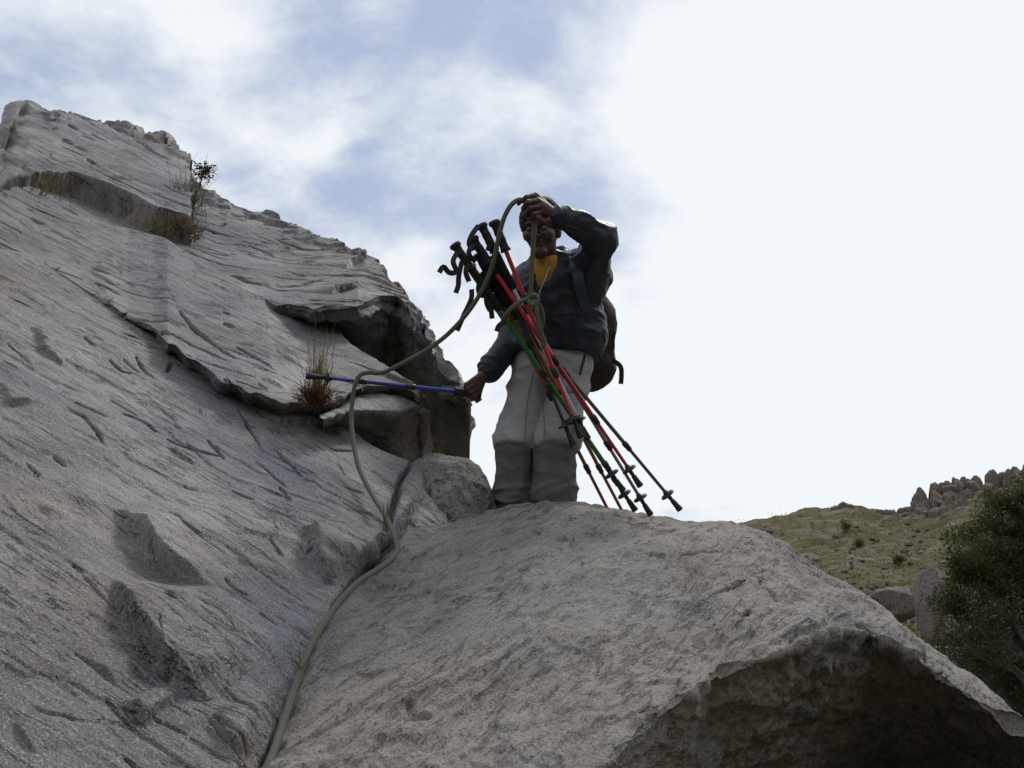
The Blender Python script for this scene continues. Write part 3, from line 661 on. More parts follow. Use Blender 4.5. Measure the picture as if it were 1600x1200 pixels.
# ------------------------------------------------------------------ terrain: valley floor and the far hillside
RIDGE = [(1000, 850), (1140, 817), (1180, 806), (1230, 800), (1290, 792), (1318, 784), (1345, 788), (1358, 795), (1400, 795), (1432, 788), (1500, 770), (1600, 752), (1700, 735), (2200, 700)]
def px_az_el(x, y):
    v = FW + (x - 800) / F * RX + (600 - y) / F * UP
    return math.atan2(v[0], v[1]), math.atan2(v[2], math.hypot(v[0], v[1]))
_az, _el = zip(*[px_az_el(*p) for p in RIDGE])
az = np.concatenate([np.linspace(-math.pi, 0.0, 60, endpoint=False), np.linspace(0.0, 0.17, 16, endpoint=False), np.linspace(0.17, 0.62, 300, endpoint=False), np.linspace(0.62, math.pi, 60, endpoint=False)])
rr = np.concatenate([np.linspace(0, 12, 14, endpoint=False), np.linspace(12, 60, 60, endpoint=False), np.linspace(60, 185, 190, endpoint=False), np.geomspace(185, 3500, 24)])
AZ, RR = np.meshgrid(az, rr, indexing='ij')
tel = np.interp(AZ.ravel(), [-math.pi, -1.5, 0.0] + list(_az) + [1.4, 2.2, math.pi], [math.radians(12), math.radians(14), math.radians(9)] + list(_el) + [math.radians(20), math.radians(14), math.radians(12)]).reshape(AZ.shape)
Rr = 172.0
prof = np.interp(RR.ravel(), [0, 5, 14, 24, 40, 70, 110, 150, Rr, 200, 300, 800, 3500], [-6, -22, -9.0, -1.5, 2.6, 6.6, 9.6, 12.2, 13.4, 12.0, 8.0, 3.2, 0.6]).reshape(AZ.shape)   # degrees seen from the lens for a 13.4 degree ridge
elv = np.radians(prof) + (tel - math.radians(13.4)) * sstep(20, Rr, RR) * np.where(RR > 200, 200 / RR, 1)
Z = 1.9 + RR * np.tan(elv); Z = np.where(RR < 5, 0.0 + (RR / 5) * (1.9 + 5 * math.tan(math.radians(-22))), Z)
X = RR * np.sin(AZ); Y = RR * np.cos(AZ); V = np.stack([X, Y, Z], -1).reshape(-1, 3)
sc_ = (RR.ravel() / Rr)
V[:, 2] += np.minimum(sc_, 1.2) * (2.0 * fbm(V / 34, 5) + 0.9 * ridged(V / 9, 4) * sstep(0.1, 0.5, sc_)) * sstep(6, 20, RR.ravel()) - np.minimum(sc_, 1.2) * 1.6
def ground_mat():
    m, nt, b = new_mat('grassy_hill'); t = NT(nt)
    iso = t.coord()
    g1 = t.noise(iso, 0.06, 5, 0.6, 0.3); g2 = t.noise(iso, 0.5, 6, 0.65, 0.4); g3 = t.noise(iso, 2.4, 4, 0.7)
    grass = t.mix(t.ramp(g1, [(0.35, 0.0), (0.65, 1.0)]), (0.092, 0.088, 0.038), (0.142, 0.120, 0.058))
    grass = t.mix(t.ramp(g2, [(0.40, 0.0), (0.62, 0.75)]), grass, (0.068, 0.066, 0.028))
    grass = t.mix(t.ramp(g3, [(0.55, 0.0), (0.70, 0.8)]), grass, (0.175, 0.150, 0.085))
    rock = t.mix(g2, (0.150, 0.124, 0.100), (0.215, 0.182, 0.150))
    rk = t.noise(iso, 0.24, 7, 0.72, 0.6)
    c = t.mix(t.ramp(rk, [(0.51, 0.0), (0.58, 1.0)]), grass, rock)
    t.l(c, b.inputs['Base Color']); b.inputs['Roughness'].default_value = 0.95; b.inputs['Specular IOR Level'].default_value = 0.1
    t.l(t.bump(g2, 0.9, 0.8, t.bump(g3, 0.8, 0.3)), b.inputs['Normal'])
    return m
ground = obj('hillside', V, grid_faces(len(az), len(rr)), ground_mat(), kind='structure')
# close the seam behind the camera
def ground_z(x, y):
    r = math.hypot(x, y); a = math.atan2(x, y)
    i = int(np.clip(np.searchsorted(az, a), 0, len(az) - 1)); j = int(np.clip(np.searchsorted(rr, r), 0, len(rr) - 1))
    return float(V_ground[i * len(rr) + j, 2])
V_ground = V
def on_ground(px, dist):
    """ground point in the direction of a photo column at a horizontal distance"""
    v = FW + (px - 800) / F * RX; a = math.atan2(v[0], v[1]); x, y = dist * math.sin(a), dist * math.cos(a)
    return np.array((x, y, ground_z(x, y)))
_GD = np.concatenate([np.linspace(10, 60, 120), np.linspace(60, 190, 200)])
def ground_hit(px, py):
    """where the ray of a photo pixel meets the hillside"""
    p = C0 + _GD[:, None] * (FW + (px - 800) / F * RX + (600 - py) / F * UP)
    i = np.clip(np.searchsorted(az, np.arctan2(p[:, 0], p[:, 1])), 0, len(az) - 1); j = np.clip(np.searchsorted(rr, np.hypot(p[:, 0], p[:, 1])), 0, len(rr) - 1)
    k = np.nonzero(V_ground[i * len(rr) + j, 2] > p[:, 2])[0]
    return p[k[0]] if len(k) else None
def far_rock_mat():
    m, nt, b = new_mat('hill_rock'); t = NT(nt); n = t.noise(t.coord((1, 1, .35)), 1.1, 6, 0.7, 0.5); n2 = t.noise(t.coord(), 3.5, 5, 0.7); oi = t.n('ShaderNodeObjectInfo')
    c = t.mix(t.ramp(n, [(0.35, 0.0), (0.65, 1.0)]), (0.115, 0.085, 0.066), (0.235, 0.185, 0.150)); c = t.mix(t.ramp(n2, [(0.5, 0.0), (0.7, 0.6)]), c, (0.30, 0.26, 0.22))
    c = t.mix(t.math('MULTIPLY', oi.outputs['Random'], 0.5), c, (0.17, 0.135, 0.11))
    t.l(c, b.inputs['Base Color']); b.inputs['Roughness'].default_value = 0.95; t.l(t.bump(n, 1.0, 0.5, t.bump(n2, 1.0, 0.25)), b.inputs['Normal']); return m
far_rock = far_rock_mat()
# bump scale for far rock
def block(c, s, seed, n=18, flat=7):
    return lump(c, s, seed, n, 0.12, flat + 5, 1.3)
# jointed outcrop on the ridge at the right: every block a part
r_ = np.random.default_rng(5)
OUT = [(1372, 797), (1400, 796), (1425, 790), (1436, 770), (1442, 764), (1475, 754), (1490, 751), (1520, 748), (1552, 738), (1575, 737), (1600, 730), (1640, 726), (1700, 720)]
def outcrop(label, n, place):
    o = None
    for k in range(n):
        c_, s_ = place(k)
        if o is None: o = thing('rock_outcrop', c_, label, 'rock outcrop')
        V, Fs = block((0, 0, 0), s_, k * 1.37, 18, 9); b = obj('rock', V, Fs, far_rock, o, smooth=False); b.location = Vector(c_ - np.array(o.location))
def place1(k):
    t = r_.uniform(0, len(OUT) - 1); i = int(t); f = t - i
    x = OUT[i][0] * (1 - f) + OUT[i + 1][0] * f; ytop = OUT[i][1] * (1 - f) + OUT[i + 1][1] * f
    dy = 0 if k % 3 == 0 else r_.uniform(0, 1) ** 0.9 * (44 + 0.22 * (x - 1430) if x > 1432 else 12); d = 160 - 0.30 * dy + r_.uniform(-1.5, 1.5)
    w = r_.uniform(0.7, 1.6) * (0.45 if x < 1432 else 1); h = r_.uniform(1.4, 3.4) * (0.35 if x < 1432 else 1) * (1.1 if k % 3 == 0 else 0.8)
    return P(x, ytop + dy + h * F / 160 * 0.80, d), (w, w * r_.uniform(.7, 1.2), h)
outcrop('jointed tan rock outcrop crowning the ridge above the tree', 240, place1)
def place2(k):
    x = 1318 + r_.normal(0, 10); return P(x, 789 + r_.uniform(0, 6) + abs(x - 1318) * 0.35, 160), r_.uniform(0.5, 1.1, 3)
outcrop('small knob of rocks on the grassy ridge left of the larger outcrop', 12, place2)
# loose stones strewn over the slope
parts = []
for k in range(520):
    x = r_.uniform(1130, 1660); y = 800 + (r_.uniform(0, 1) ** 0.8) * 200
    if y > 800 + (x - 1130) * 0.62 + 40: continue
    p = ground_hit(x, y)
    if p is None: continue
    s = r_.uniform(0.06, 0.30) * (np.linalg.norm(p - C0) / 110) * r_.choice([1, 1, 1, 1.8])
    parts.append(block(p + (0, 0, 0.2 * s), (s * r_.uniform(.8, 1.5), s, s * r_.uniform(.5, .9)), k * .77, 8, 5))
V, Fs = merge(parts); obj('hillside_stones', V, Fs, far_rock, smooth=False, kind='stuff', label='pale stones strewn across the grassy slope', cat='stones')
# ------------------------------------------------------------------ foliage
def leaf_mat(name, a, b_, rough=0.6):
    m, nt, b = new_mat(name); t = NT(nt)
    oi = t.n('ShaderNodeObjectInfo'); n = t.noise(t.coord(), 1.6, 3, 0.6)
    wn = t.n('ShaderNodeTexWhiteNoise', noise_dimensions='3D'); ge = t.n('ShaderNodeNewGeometry'); t.l(t.coord((9, 9, 9)), wn.inputs['Vector'])
    c = t.mix(t.ramp(n, [(0.3, 0.0), (0.7, 1.0)]), a, b_)
    t.l(c, b.inputs['Base Color']); b.inputs['Roughness'].default_value = rough; b.inputs['Specular IOR Level'].default_value = 0.25
    b.inputs['Subsurface Weight'].default_value = 0.0
    tr = t.n('ShaderNodeBsdfTranslucent'); t.l(c, tr.inputs['Color']); mx = t.n('ShaderNodeMixShader'); mx.inputs[0].default_value = 0.3
    out = [n for n in nt.nodes if n.type == 'OUTPUT_MATERIAL'][0]
    t.l(b.outputs[0], mx.inputs[1]); t.l(tr.outputs[0], mx.inputs[2]); t.l(mx.outputs[0], out.inputs[0])
    return m
def leaves(centers, size, r, droop=0.3, aspect=0.35):
    """one narrow bent quad for each leaf"""
    n = len(centers); d = r.normal(size=(n, 3)); d[:, 2] -= droop; d /= np.linalg.norm(d, axis=1)[:, None]
    s = np.cross(d, r.normal(size=(n, 3))); s /= np.linalg.norm(s, axis=1)[:, None]
    L = size * r.uniform(0.6, 1.4, n)[:, None]; w = L * aspect
    c = np.asarray(centers)
    V = np.stack([c, c + d * L * 0.5 + s * w * 0.5, c + d * L, c + d * L * 0.5 - s * w * 0.5], 1).reshape(-1, 3)
    return V, np.arange(4 * n).reshape(-1, 4)
bark = plain('bark', (0.055, 0.042, 0.032), 0.9, 0.4, 30, 0.6, bdist=0.01)
def grow(base, height, spread, r, depth=4, lean=(0, 0)):
    """limbs as point chains; returns tubes and the twig points that carry leaves"""
    tubes = []; tips = []
    def limb(p, d, L, rad, lev):
        n = 7; pts = [p]; dd = d.copy()
        for k in range(n):
            dd = dd + r.normal(0, 0.16, 3) + np.array((0, 0, 0.05 if lev < 2 else -0.04)); dd /= np.linalg.norm(dd); pts.append(pts[-1] + dd * L / n)
        pts = np.array(pts); tubes.append(tube(pts, np.linspace(rad, rad * 0.45, n + 1), 6 if lev else 9))
        if lev >= depth:
            tips.append(pts); return
        for k in range(int(r.integers(3, 6)) if lev else 6):
            i = int(r.integers(2, n + 1)) if lev else int(r.integers(1, n + 1)); a = r.uniform(0, 2 * np.pi)
            nd = dd * 0.5 + np.array((math.cos(a), math.sin(a), r.uniform(-0.1, 0.7))) * spread; nd /= np.linalg.norm(nd)
            limb(pts[i], nd, L * r.uniform(0.5, 0.75), rad * 0.5, lev + 1)
        if lev: tips.append(pts[3:])
    limb(np.asarray(base, float), np.array((lean[0], lean[1], 1.0)), height * 0.5, height * 0.022, 0)
    return tubes, tips
def tree(name, base, height, spread, seed, nleaf, lsize, mat, label, cat, group=None, depth=3, lean=(0, 0), fuzz=0.16):
    r = np.random.default_rng(seed); tubes, tips = grow((0, 0, 0), height, spread, r, depth, lean)
    o = thing(name, base, label, cat, group)
    V, Fs = merge(tubes); obj('trunk', V, Fs, bark, o)
    pts = np.vstack(tips); c = pts[r.integers(len(pts), size=nleaf)] + r.normal(0, fuzz, (nleaf, 3)) * np.array((1, 1, 0.8))
    V, Fs = leaves(c, lsize, r, 0.4); obj('crown', V, Fs, mat, o, smooth=False)
    return o
leaf_dark = leaf_mat('leaf_dark', (0.028, 0.035, 0.010), (0.058, 0.062, 0.017))
leaf_mid = leaf_mat('leaf_mid', (0.042, 0.050, 0.014), (0.085, 0.088, 0.026))
def base_at(px, dist, sink=0.2):
    p = on_ground(px, dist); return (p[0], p[1], p[2] - sink)
def clump_tree(name, base, clumps, nleaf, lsize, mat, label, cat, seed, trunk=0.09, squash=0.75):
    """limbs rise from the foot to every clump; fine leaves fill the clumps unevenly"""
    r = np.random.default_rng(seed); o = thing(name, base, label, cat); b = np.zeros(3); parts = []; C = []
    w = np.array([c[1] ** 2.2 for c in clumps]); w /= w.sum(); B = np.asarray(base)
    hub = [np.array((r.normal(0, .25), r.normal(0, .25), h)) for h in (0.6, 1.2, 1.9)]
    parts.append(tube(catmull([b] + hub, 14), np.linspace(trunk, trunk * .6, 14), 9))
    for (c, rad), ww in zip(clumps, w):
        e = np.asarray(c) - B; h = hub[int(np.argmin([np.linalg.norm(e - x) for x in hub]))]
        m = (h + e) / 2 + r.normal(0, .15, 3) + (0, 0, .12); parts.append(tube(catmull([h, m, e, e + (e - m) * .06], 12), np.linspace(trunk * .4, .006, 12), 6))
        for q in range(5):
            d = r.normal(size=3); d *= rad * r.uniform(.3, .9) / np.linalg.norm(d); parts.append(tube(catmull([m * .4 + e * .6, e + d * .5, e + d], 6), np.linspace(.012, .004, 6), 4))
        n = int(nleaf * ww); s = 9; sub = e + r.normal(0, rad * .55, (s, 3)) * (1, 1, squash)
        pts_ = sub[r.integers(s, size=n)] + r.normal(0, rad * .28, (n, 3)) * (1, 1, squash); C.append(pts_)
    V, Fs = merge(parts); obj('trunk', V, Fs, bark, o)
    V, Fs = leaves(np.vstack(C), lsize, r, 0.5, 0.30); obj('crown', V, Fs, mat, o, smooth=False)
r_ = np.random.default_rng(61); XM = [(750, 1560), (770, 1530), (800, 1492), (835, 1466), (870, 1450), (910, 1472), (950, 1466), (1000, 1486), (1050, 1530), (1120, 1600)]
cl1, cl2 = [], []
for k in range(230):
    y = r_.uniform(752, 1125); x0 = float(np.interp(y, [a for a, _ in XM], [b for _, b in XM])); x = x0 + 18 + r_.uniform(0, 1) ** 0.8 * (1860 - x0)
    rad = r_.uniform(.18, .42); up = y < 965
    (cl1 if up else cl2).append((P(x, y, r_.uniform(13.5, 15.5) if up else r_.uniform(11.5, 13.0)), rad))
clump_tree('tree', base_at(1680, 15.5), cl1, 150000, 0.062, leaf_mid, 'tall feathery dark green tree at the right edge of the picture', 'tree', 3)
clump_tree('tree', base_at(1650, 13.2), cl2, 100000, 0.055, leaf_dark, 'low dark tree in front of the taller tree, just above the boulder', 'tree', 8)
tree('shrub', base_at(1500, 18), 3.6, 0.9, 12, 22000, 0.075, leaf_dark, 'dark leafy shrub beside the pale upright rock left of the tree', 'shrub', None, 3)
tree('shrub', base_at(1412, 26), 2.6, 1.0, 15, 14000, 0.085, leaf_mid, 'round green shrub just above the edge of the boulder', 'shrub', None, 3)
# low scrub and tussocks dotted over the slope
cc = []
for k in range(1500):
    x = r_.uniform(1130, 1660); y = 795 + (r_.uniform(0, 1) ** 0.9) * 210
    if y > 800 + (x - 1130) * 0.62 + 40: continue
    p = ground_hit(x, y)
    if p is None: continue
    s = r_.uniform(.1, .32) * np.linalg.norm(p - C0) / 100; cc.append(p + r_.normal(0, s, (9, 3)) * (1.4, 1.4, .4) + (0, 0, .10))
scrub_m = leaf_mat('scrub', (0.075, 0.076, 0.026), (0.13, 0.115, 0.045))
V, Fs = leaves(np.vstack(cc), .24, r_, -0.6, 0.5); obj('hillside_scrub', V, Fs, scrub_m, smooth=False, kind='stuff', label='low tussocks and scrub dotted over the far slope', cat='scrub')
for k, (x, y, h, lab) in enumerate([(1406, 886, 1.6, 'dark round bush alone on the middle of the grassy slope'), (1345, 855, 1.2, 'small dark bush below the rocks of the slope'), (1318, 833, 2.0, 'dark scrub bush beside a rock patch high on the slope')]):
    p = ground_hit(x, y); s = np.linalg.norm(p - C0) / 100
    tree('shrub', p - (0, 0, 0.1), h * 1.0 * s, 1.0, 30 + k, 900, 0.20, leaf_mid, lab, 'shrub', 'bushes on the far slope', 2, fuzz=0.25)
# big rocks among the trees
hill_boulder = rock_mat('valley_boulder', (0.3, 0.6, 0.2), (0.155, 0.125, 0.112), (0.215, 0.175, 0.152), 0.3, 0.45, 0.0)
def bigrock(px, dist, cy, size, seed, label):
    p = on_ground(px, dist); v = FW + (px - 800) / F * RX + (600 - cy) / F * UP; k = math.hypot(p[0], p[1]) / math.hypot(v[0], v[1])
    c = C0 + v * k; V, Fs = lump((0, 0, 0), size, seed, 64, 0.12, 11, 1.2)
    o = obj('valley_rock', V, np.array(Fs), hill_boulder, label=label, cat='rock'); o.location = Vector(c)
bigrock(1464, 23, 950, (0.42, 0.6, 1.0), 4.1, 'pale upright rock standing at the left edge of the tree')
bigrock(1392, 30, 945, (0.9, 0.9, 0.5), 6.2, 'low flat rock peeping over the boulder beside the green shrub')
bigrock(1484, 20, 1040, (0.5, 0.6, 0.5), 9.4, 'low rock at the foot of the pale upright rock')
bigrock(1575, 24, 885, (1.0, 1.0, 0.8), 12.7, 'shaded pinkish rock face glimpsed behind the tree branches')
bigrock(1640, 21, 1040, (2.0, 1.2, 1.7), 15.1, 'large dark rock in deep shade behind the low tree')
# ------------------------------------------------------------------ implicit surfaces for the figure
def sdf_mesh(f, lo, hi, h, B=8):
    """dual surface of a distance function, evaluated only in blocks near the surface"""
    lo = np.asarray(lo, float); nb = np.ceil((np.asarray(hi) - lo) / (h * B)).astype(int)
    bi = np.stack(np.meshgrid(*[np.arange(n) for n in nb], indexing='ij'), -1).reshape(-1, 3)
    fc = f(lo + (bi + 0.5) * h * B); bi = bi[np.abs(fc) < h * B * 1.05 + 0.01]
    loc = np.stack(np.meshgrid(*[np.arange(B + 1)] * 3, indexing='ij'), -1).reshape(-1, 3)
    NC = nb * B + 2; ids = []; pos = []; edges = []
    cc = np.stack(np.meshgrid(*[np.arange(B)] * 3, indexing='ij'), -1).reshape(-1, 3)
    W = (B + 1) ** 2, (B + 1), 1
    corner = np.array([(a, b, c) for a in (0, 1) for b in (0, 1) for c in (0, 1)])
    coff = corner @ np.array(W); base = cc @ np.array(W)
    epairs = [(i, j) for i in range(8) for j in range(i + 1, 8) if np.abs(corner[i] - corner[j]).sum() == 1]
    for s in range(0, len(bi), 400):
        b = bi[s:s + 400]; gi = (b[:, None] * B + loc[None]).reshape(-1, 3)
        v = f(lo + gi * h).reshape(len(b), -1)
        cv = v[:, base[:, None] + coff[None]]                       # blocks, cells, 8 corners
        ins = cv < 0; n = ins.sum(2); act = (n > 0) & (n < 8)
        k, c = np.nonzero(act); vals = cv[k, c]; acc = np.zeros((len(k), 3)); cnt = np.zeros(len(k))
        for i, j in epairs:
            m = (vals[:, i] < 0) != (vals[:, j] < 0); t = vals[m, i] / (vals[m, i] - vals[m, j])
            acc[m] += corner[i] + t[:, None] * (corner[j] - corner[i]); cnt[m] += 1
        g = b[k] * B + cc[c]; ids.append((g[:, 0] * NC[1] + g[:, 1]) * NC[2] + g[:, 2]); pos.append(lo + (g + acc / cnt[:, None]) * h)
        for ax, co in enumerate((4, 2, 1)):
            m = (vals[:, 0] < 0) != (vals[:, co] < 0); edges.append((g[m], np.full(m.sum(), ax), vals[m, 0] < 0))
    ids = np.concatenate(ids); pos = np.concatenate(pos); o = np.argsort(ids); ids = ids[o]; pos = pos[o]
    quads = []
    for g, ax, neg in edges:
        if not len(g): continue
        a = ax[0]; u, w = ((1, 2), (2, 0), (0, 1))[a]; eu = np.eye(3, dtype=int)[u]; ew = np.eye(3, dtype=int)[w]
        q = [g, g - eu, g - eu - ew, g - ew]; key = np.stack([(x[:, 0] * NC[1] + x[:, 1]) * NC[2] + x[:, 2] for x in q], 1)
        k = np.searchsorted(ids, key); k = np.clip(k, 0, len(ids) - 1); ok = (ids[k] == key).all(1)
        k = k[ok]; n = neg[ok]; k[~n] = k[~n][:, ::-1]; quads.append(k)
    return pos, np.concatenate(quads)
def vnormals(V, Q):
    n = np.cross(V[Q[:, 2]] - V[Q[:, 0]], V[Q[:, 3]] - V[Q[:, 1]]); N = np.zeros_like(V)
    for k in range(4):
        for c in range(3): N[:, c] += np.bincount(Q[:, k], n[:, c], len(V))
    return N / (np.linalg.norm(N, axis=1)[:, None] + 1e-12)
def relax(V, Q, it=2, lam=0.5):
    for _ in range(it):
        S = np.zeros_like(V); C = np.zeros(len(V))
        for a, b in ((0, 1), (1, 2), (2, 3), (3, 0)):
            for c in range(3): S[:, c] += np.bincount(Q[:, a], V[Q[:, b], c], len(V)) + np.bincount(Q[:, b], V[Q[:, a], c], len(V))
            C += np.bincount(Q[:, a], minlength=len(V)) + np.bincount(Q[:, b], minlength=len(V))
        V = V + lam * (S / np.maximum(C, 1)[:, None] - V)
    return V
def cone(p, a, b, ra, rb):
    a = np.asarray(a); ab = np.asarray(b) - a; t = np.clip(((p - a) @ ab) / (ab @ ab + 1e-12), 0, 1)
    return np.linalg.norm(p - a - t[:, None] * ab, axis=1) - (ra + (rb - ra) * t)
def ell(p, c, r, R=None):
    q = p - np.asarray(c)
    if R is not None: q = q @ R.T
    r = np.asarray(r); k0 = np.linalg.norm(q / r, axis=1); k1 = np.linalg.norm(q / (r * r), axis=1)
    return k0 * (k0 - 1) / (k1 + 1e-9)
def smin(a, b, k):
    h = np.clip(0.5 + 0.5 * (b - a) / k, 0, 1); return b + (a - b) * h - k * h * (1 - h)
def smax(a, b, k): return -smin(-a, -b, k)
def union(p, prims, k=0.02):
    d = None
    for q in prims:
        kk = k
        if len(q) == 6: kk = q[5]
        c = cone(p, q[0] , q[1], q[2], q[3]) if len(q) > 3 else ell(p, *q)
        d = c if d is None else smin(d, c, kk)
    return d
def chain(pts, radii, k=None):
    return [(pts[i], pts[i + 1], radii[i], radii[i + 1]) + ((0, k) if k else ()) for i in range(len(pts) - 1)]
# ------------------------------------------------------------------ the man
MAN = P(838, 822, 4.14)
mats = dict(
    skin=plain('skin', (0.080, 0.036, 0.025), 0.5, 0.25, 60, 0.15),
    jacket=plain('nylon_jacket', (0.017, 0.024, 0.040), 0.46, 0.2, 25, 0.25, spec=0.38, bdist=0.004),
    shirt=plain('yellow_shirt', (0.42, 0.23, 0.03), 0.85, 0.12, 60, 0.2),
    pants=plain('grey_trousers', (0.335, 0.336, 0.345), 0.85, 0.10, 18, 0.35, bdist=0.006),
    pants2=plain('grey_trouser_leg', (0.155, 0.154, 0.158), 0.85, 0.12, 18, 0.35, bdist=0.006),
    hair=plain('hair', (0.010, 0.007, 0.006), 0.75, 0.4, 120, 0.8, bdist=0.004),
    shoe=plain('boot_leather', (0.035, 0.028, 0.022), 0.7, 0.3, 40, 0.3),
    pack=plain('pack_nylon', (0.014, 0.008, 0.008), 0.7, 0.35, 50, 0.4, bdist=0.003),
    web=plain('black_webbing', (0.014, 0.012, 0.013), 0.7, 0.3, 200, 0.3),
    eye=plain('eye', (0.10, 0.08, 0.07), 0.3, 0.1, 10))
J = dict(pelvis=P(862, 562, 4.12), chest=P(872, 470, 4.08), neck=P(858, 420, 4.08),
         lsh=P(918, 430, 4.04), lel=P(939, 371, 3.86), lwr=P(867, 337, 3.74),
         rsh=P(826, 440, 4.11), rel=P(806, 524, 4.14), rwr=P(755, 587, 4.01),
         lhip=P(886, 578, 4.10), lkn=P(868, 694, 4.0), lan=P(866, 805, 4.08), rhip=P(838, 580, 4.10), rkn=P(803, 694, 4.02), ran=P(797, 806, 4.10))
HC = P(846, 362, 4.0)
fh = np.array((-0.30, -0.85, -0.43)); fh /= np.linalg.norm(fh); uh = np.array((-0.04, -0.40, 0.91)); uh -= fh * (uh @ fh); uh /= np.linalg.norm(uh); sh_ = np.cross(fh, uh)
HR = np.stack([sh_, fh, uh])
def head(p):
    q = (p - HC) @ HR.T
    d = ell(q, (0, -0.015, 0.03), (0.074, 0.095, 0.088))
    d = smin(d, cone(q, (0, 0.018, -0.035), (0, 0.052, -0.085), 0.060, 0.034), 0.04)
    for s in (-1, 1):
        d = smin(d, ell(q, (s * 0.040, 0.058, -0.018), (0.026, 0.024, 0.022)), 0.025)
        d = smin(d, ell(q, (s * 0.076, -0.008, -0.002), (0.011, 0.020, 0.032)), 0.008)
    d = smin(d, cone(q, (-0.036, 0.076, 0.028), (0.036, 0.076, 0.028), 0.013, 0.013), 0.014)
    for s in (-1, 1): d = smax(d, -ell(q, (s * 0.031, 0.098, 0.008), (0.020, 0.022, 0.012)), 0.012)
    d = smin(d, cone(q, (0, 0.082, 0.022), (0, 0.112, -0.022), 0.009, 0.013), 0.010)
    for s in (-1, 1): d = smin(d, ell(q, (s * 0.012, 0.098, -0.026), (0.010, 0.012, 0.008)), 0.008)
    d = smin(d, cone(q, (-0.021, 0.080, -0.049), (0.021, 0.080, -0.049), 0.007, 0.007), 0.008)
    d = smin(d, cone(q, (-0.018, 0.079, -0.062), (0.018, 0.079, -0.062), 0.008, 0.008), 0.006)
    d = smin(d, ell(q, (0, 0.068, -0.094), (0.026, 0.022, 0.018)), 0.02)
    return d
def pts(*a): return [P(*q) for q in a]
lw = J['lwr']
hand_l = [(lw, P(837, 305, 3.70), .021, .0125), (lw, P(840, 313, 3.685), .021, .0125), (lw, P(843, 322, 3.685), .021, .012), (lw, P(846, 331, 3.695), .020, .011)]
fing_l = (chain(pts((837, 305, 3.70), (822, 308, 3.662), (810, 319, 3.672)), (.0115, .0095, .0075)) +
          chain(pts((840, 313, 3.685), (824, 316, 3.645), (817, 326, 3.672), (827, 333, 3.70)), (.0115, .0100, .009, .0075)) +
          chain(pts((843, 322, 3.685), (828, 325, 3.645), (820, 335, 3.672), (831, 341, 3.70)), (.0110, .0098, .009, .0075)) +
          chain(pts((846, 331, 3.695), (833, 334, 3.652), (827, 343, 3.680), (838, 347, 3.70)), (.0100, .0088, .008, .007)) +
          chain(pts((862, 342, 3.73), (850, 347, 3.70), (839, 341, 3.668), (829, 331, 3.664)), (.017, .013, .0105, .0085)))
rw = J['rwr']
hand_r = [(rw, P(738, 595, 3.95), .022, .0125), (rw, P(741, 601, 3.945), .022, .0125), (rw, P(745, 608, 3.945), .021, .012), (rw, P(749, 614, 3.955), .020, .011)]
fing_r = (chain(pts((738, 595, 3.95), (728, 601, 3.92), (728, 613, 3.945), (737, 615, 3.975)), (.0115, .010, .009, .0075)) +
          chain(pts((741, 601, 3.945), (732, 607, 3.915), (732, 619, 3.945), (741, 620, 3.975)), (.0115, .010, .009, .0075)) +
          chain(pts((745, 608, 3.945), (736, 613, 3.915), (738, 624, 3.95), (746, 622, 3.98)), (.011, .0098, .009, .0075)) +
          chain(pts((749, 614, 3.955), (742, 619, 3.925), (745, 627, 3.955), (751, 624, 3.98)), (.010, .009, .008, .007)) +
          chain(pts((752, 592, 3.99), (743, 594, 3.995), (733, 603, 3.995), (726, 607, 3.985)), (.016, .013, .0105, .0085)))
def body(p):
    d = np.linalg.norm(p - HC, axis=1) - 0.10; m = d < 0.12; d[m] = head(p[m])
    nk = HC + HR.T @ np.array((0, -0.028, -0.075))
    d = smin(d, cone(p, nk, J['neck'], 0.052, 0.058), 0.03)
    tr = [(J['neck'], J['chest'], .060, .085), (J['rsh'] * .8 + J['chest'] * .2, J['lsh'] * .8 + J['chest'] * .2, .045, .045), (J['chest'], J['pelvis'], .085, .085)]
    tr += chain([J['lsh'], J['lel'], lw], (.052, .040, .026)) + chain([J['rsh'], J['rel'], rw], (.052, .040, .026))
    tr += chain([J['lhip'], J['lkn'], J['lan']], (.085, .055, .036)) + chain([J['rhip'], J['rkn'], J['ran']], (.085, .055, .036))
    tr += [(J['lan'], P(862, 822, 3.98), .036, .03), (J['ran'], P(790, 822, 4.0), .036, .03)]
    d = smin(d, union(p, tr, 0.04), 0.02)
    for hand, fing in ((hand_l, fing_l), (hand_r, fing_r)):                # hands only where they can matter
        m = np.linalg.norm(p - (hand[1][0] + hand[1][1]) / 2, axis=1) < 0.16
        if not m.any(): continue
        pm, dm = p[m], d[m]; dm = smin(dm, union(pm, hand, 0.010), 0.006)
        for q in fing: dm = smin(dm, cone(pm, *q[:4]), 0.0022)
        d[m] = dm
    return d
lo = np.array((-0.35, 3.1, 2.2)); 
def bbox(points, pad):
    p = np.array(points); return p.min(0) - pad, p.max(0) + pad
allj = list(J.values()) + [HC, P(810, 300, 3.66), P(726, 600, 3.9), P(790, 830, 3.95)]
lo, hi = bbox(allj, 0.17)
V, Q = sdf_mesh(body, lo, hi, 0.0042); V = relax(V, Q, 1, 0.4)
person = obj('person', V - MAN, Q, mats['skin'], label='man in dark jacket and grey trousers standing on the boulder, holding up a rope', cat='person')
person.location = Vector(MAN)
def man_part(name, f, points, pad, h, mat, disp=None, it=2, **kw):
    lo, hi = bbox(points, pad); V, Q = sdf_mesh(f, lo, hi, h); V = relax(V, Q, it, 0.5)
    if disp is not None: V = V + vnormals(V, Q) * disp(V)[:, None]
    return obj(name, V - MAN, Q, mat, person, **kw)
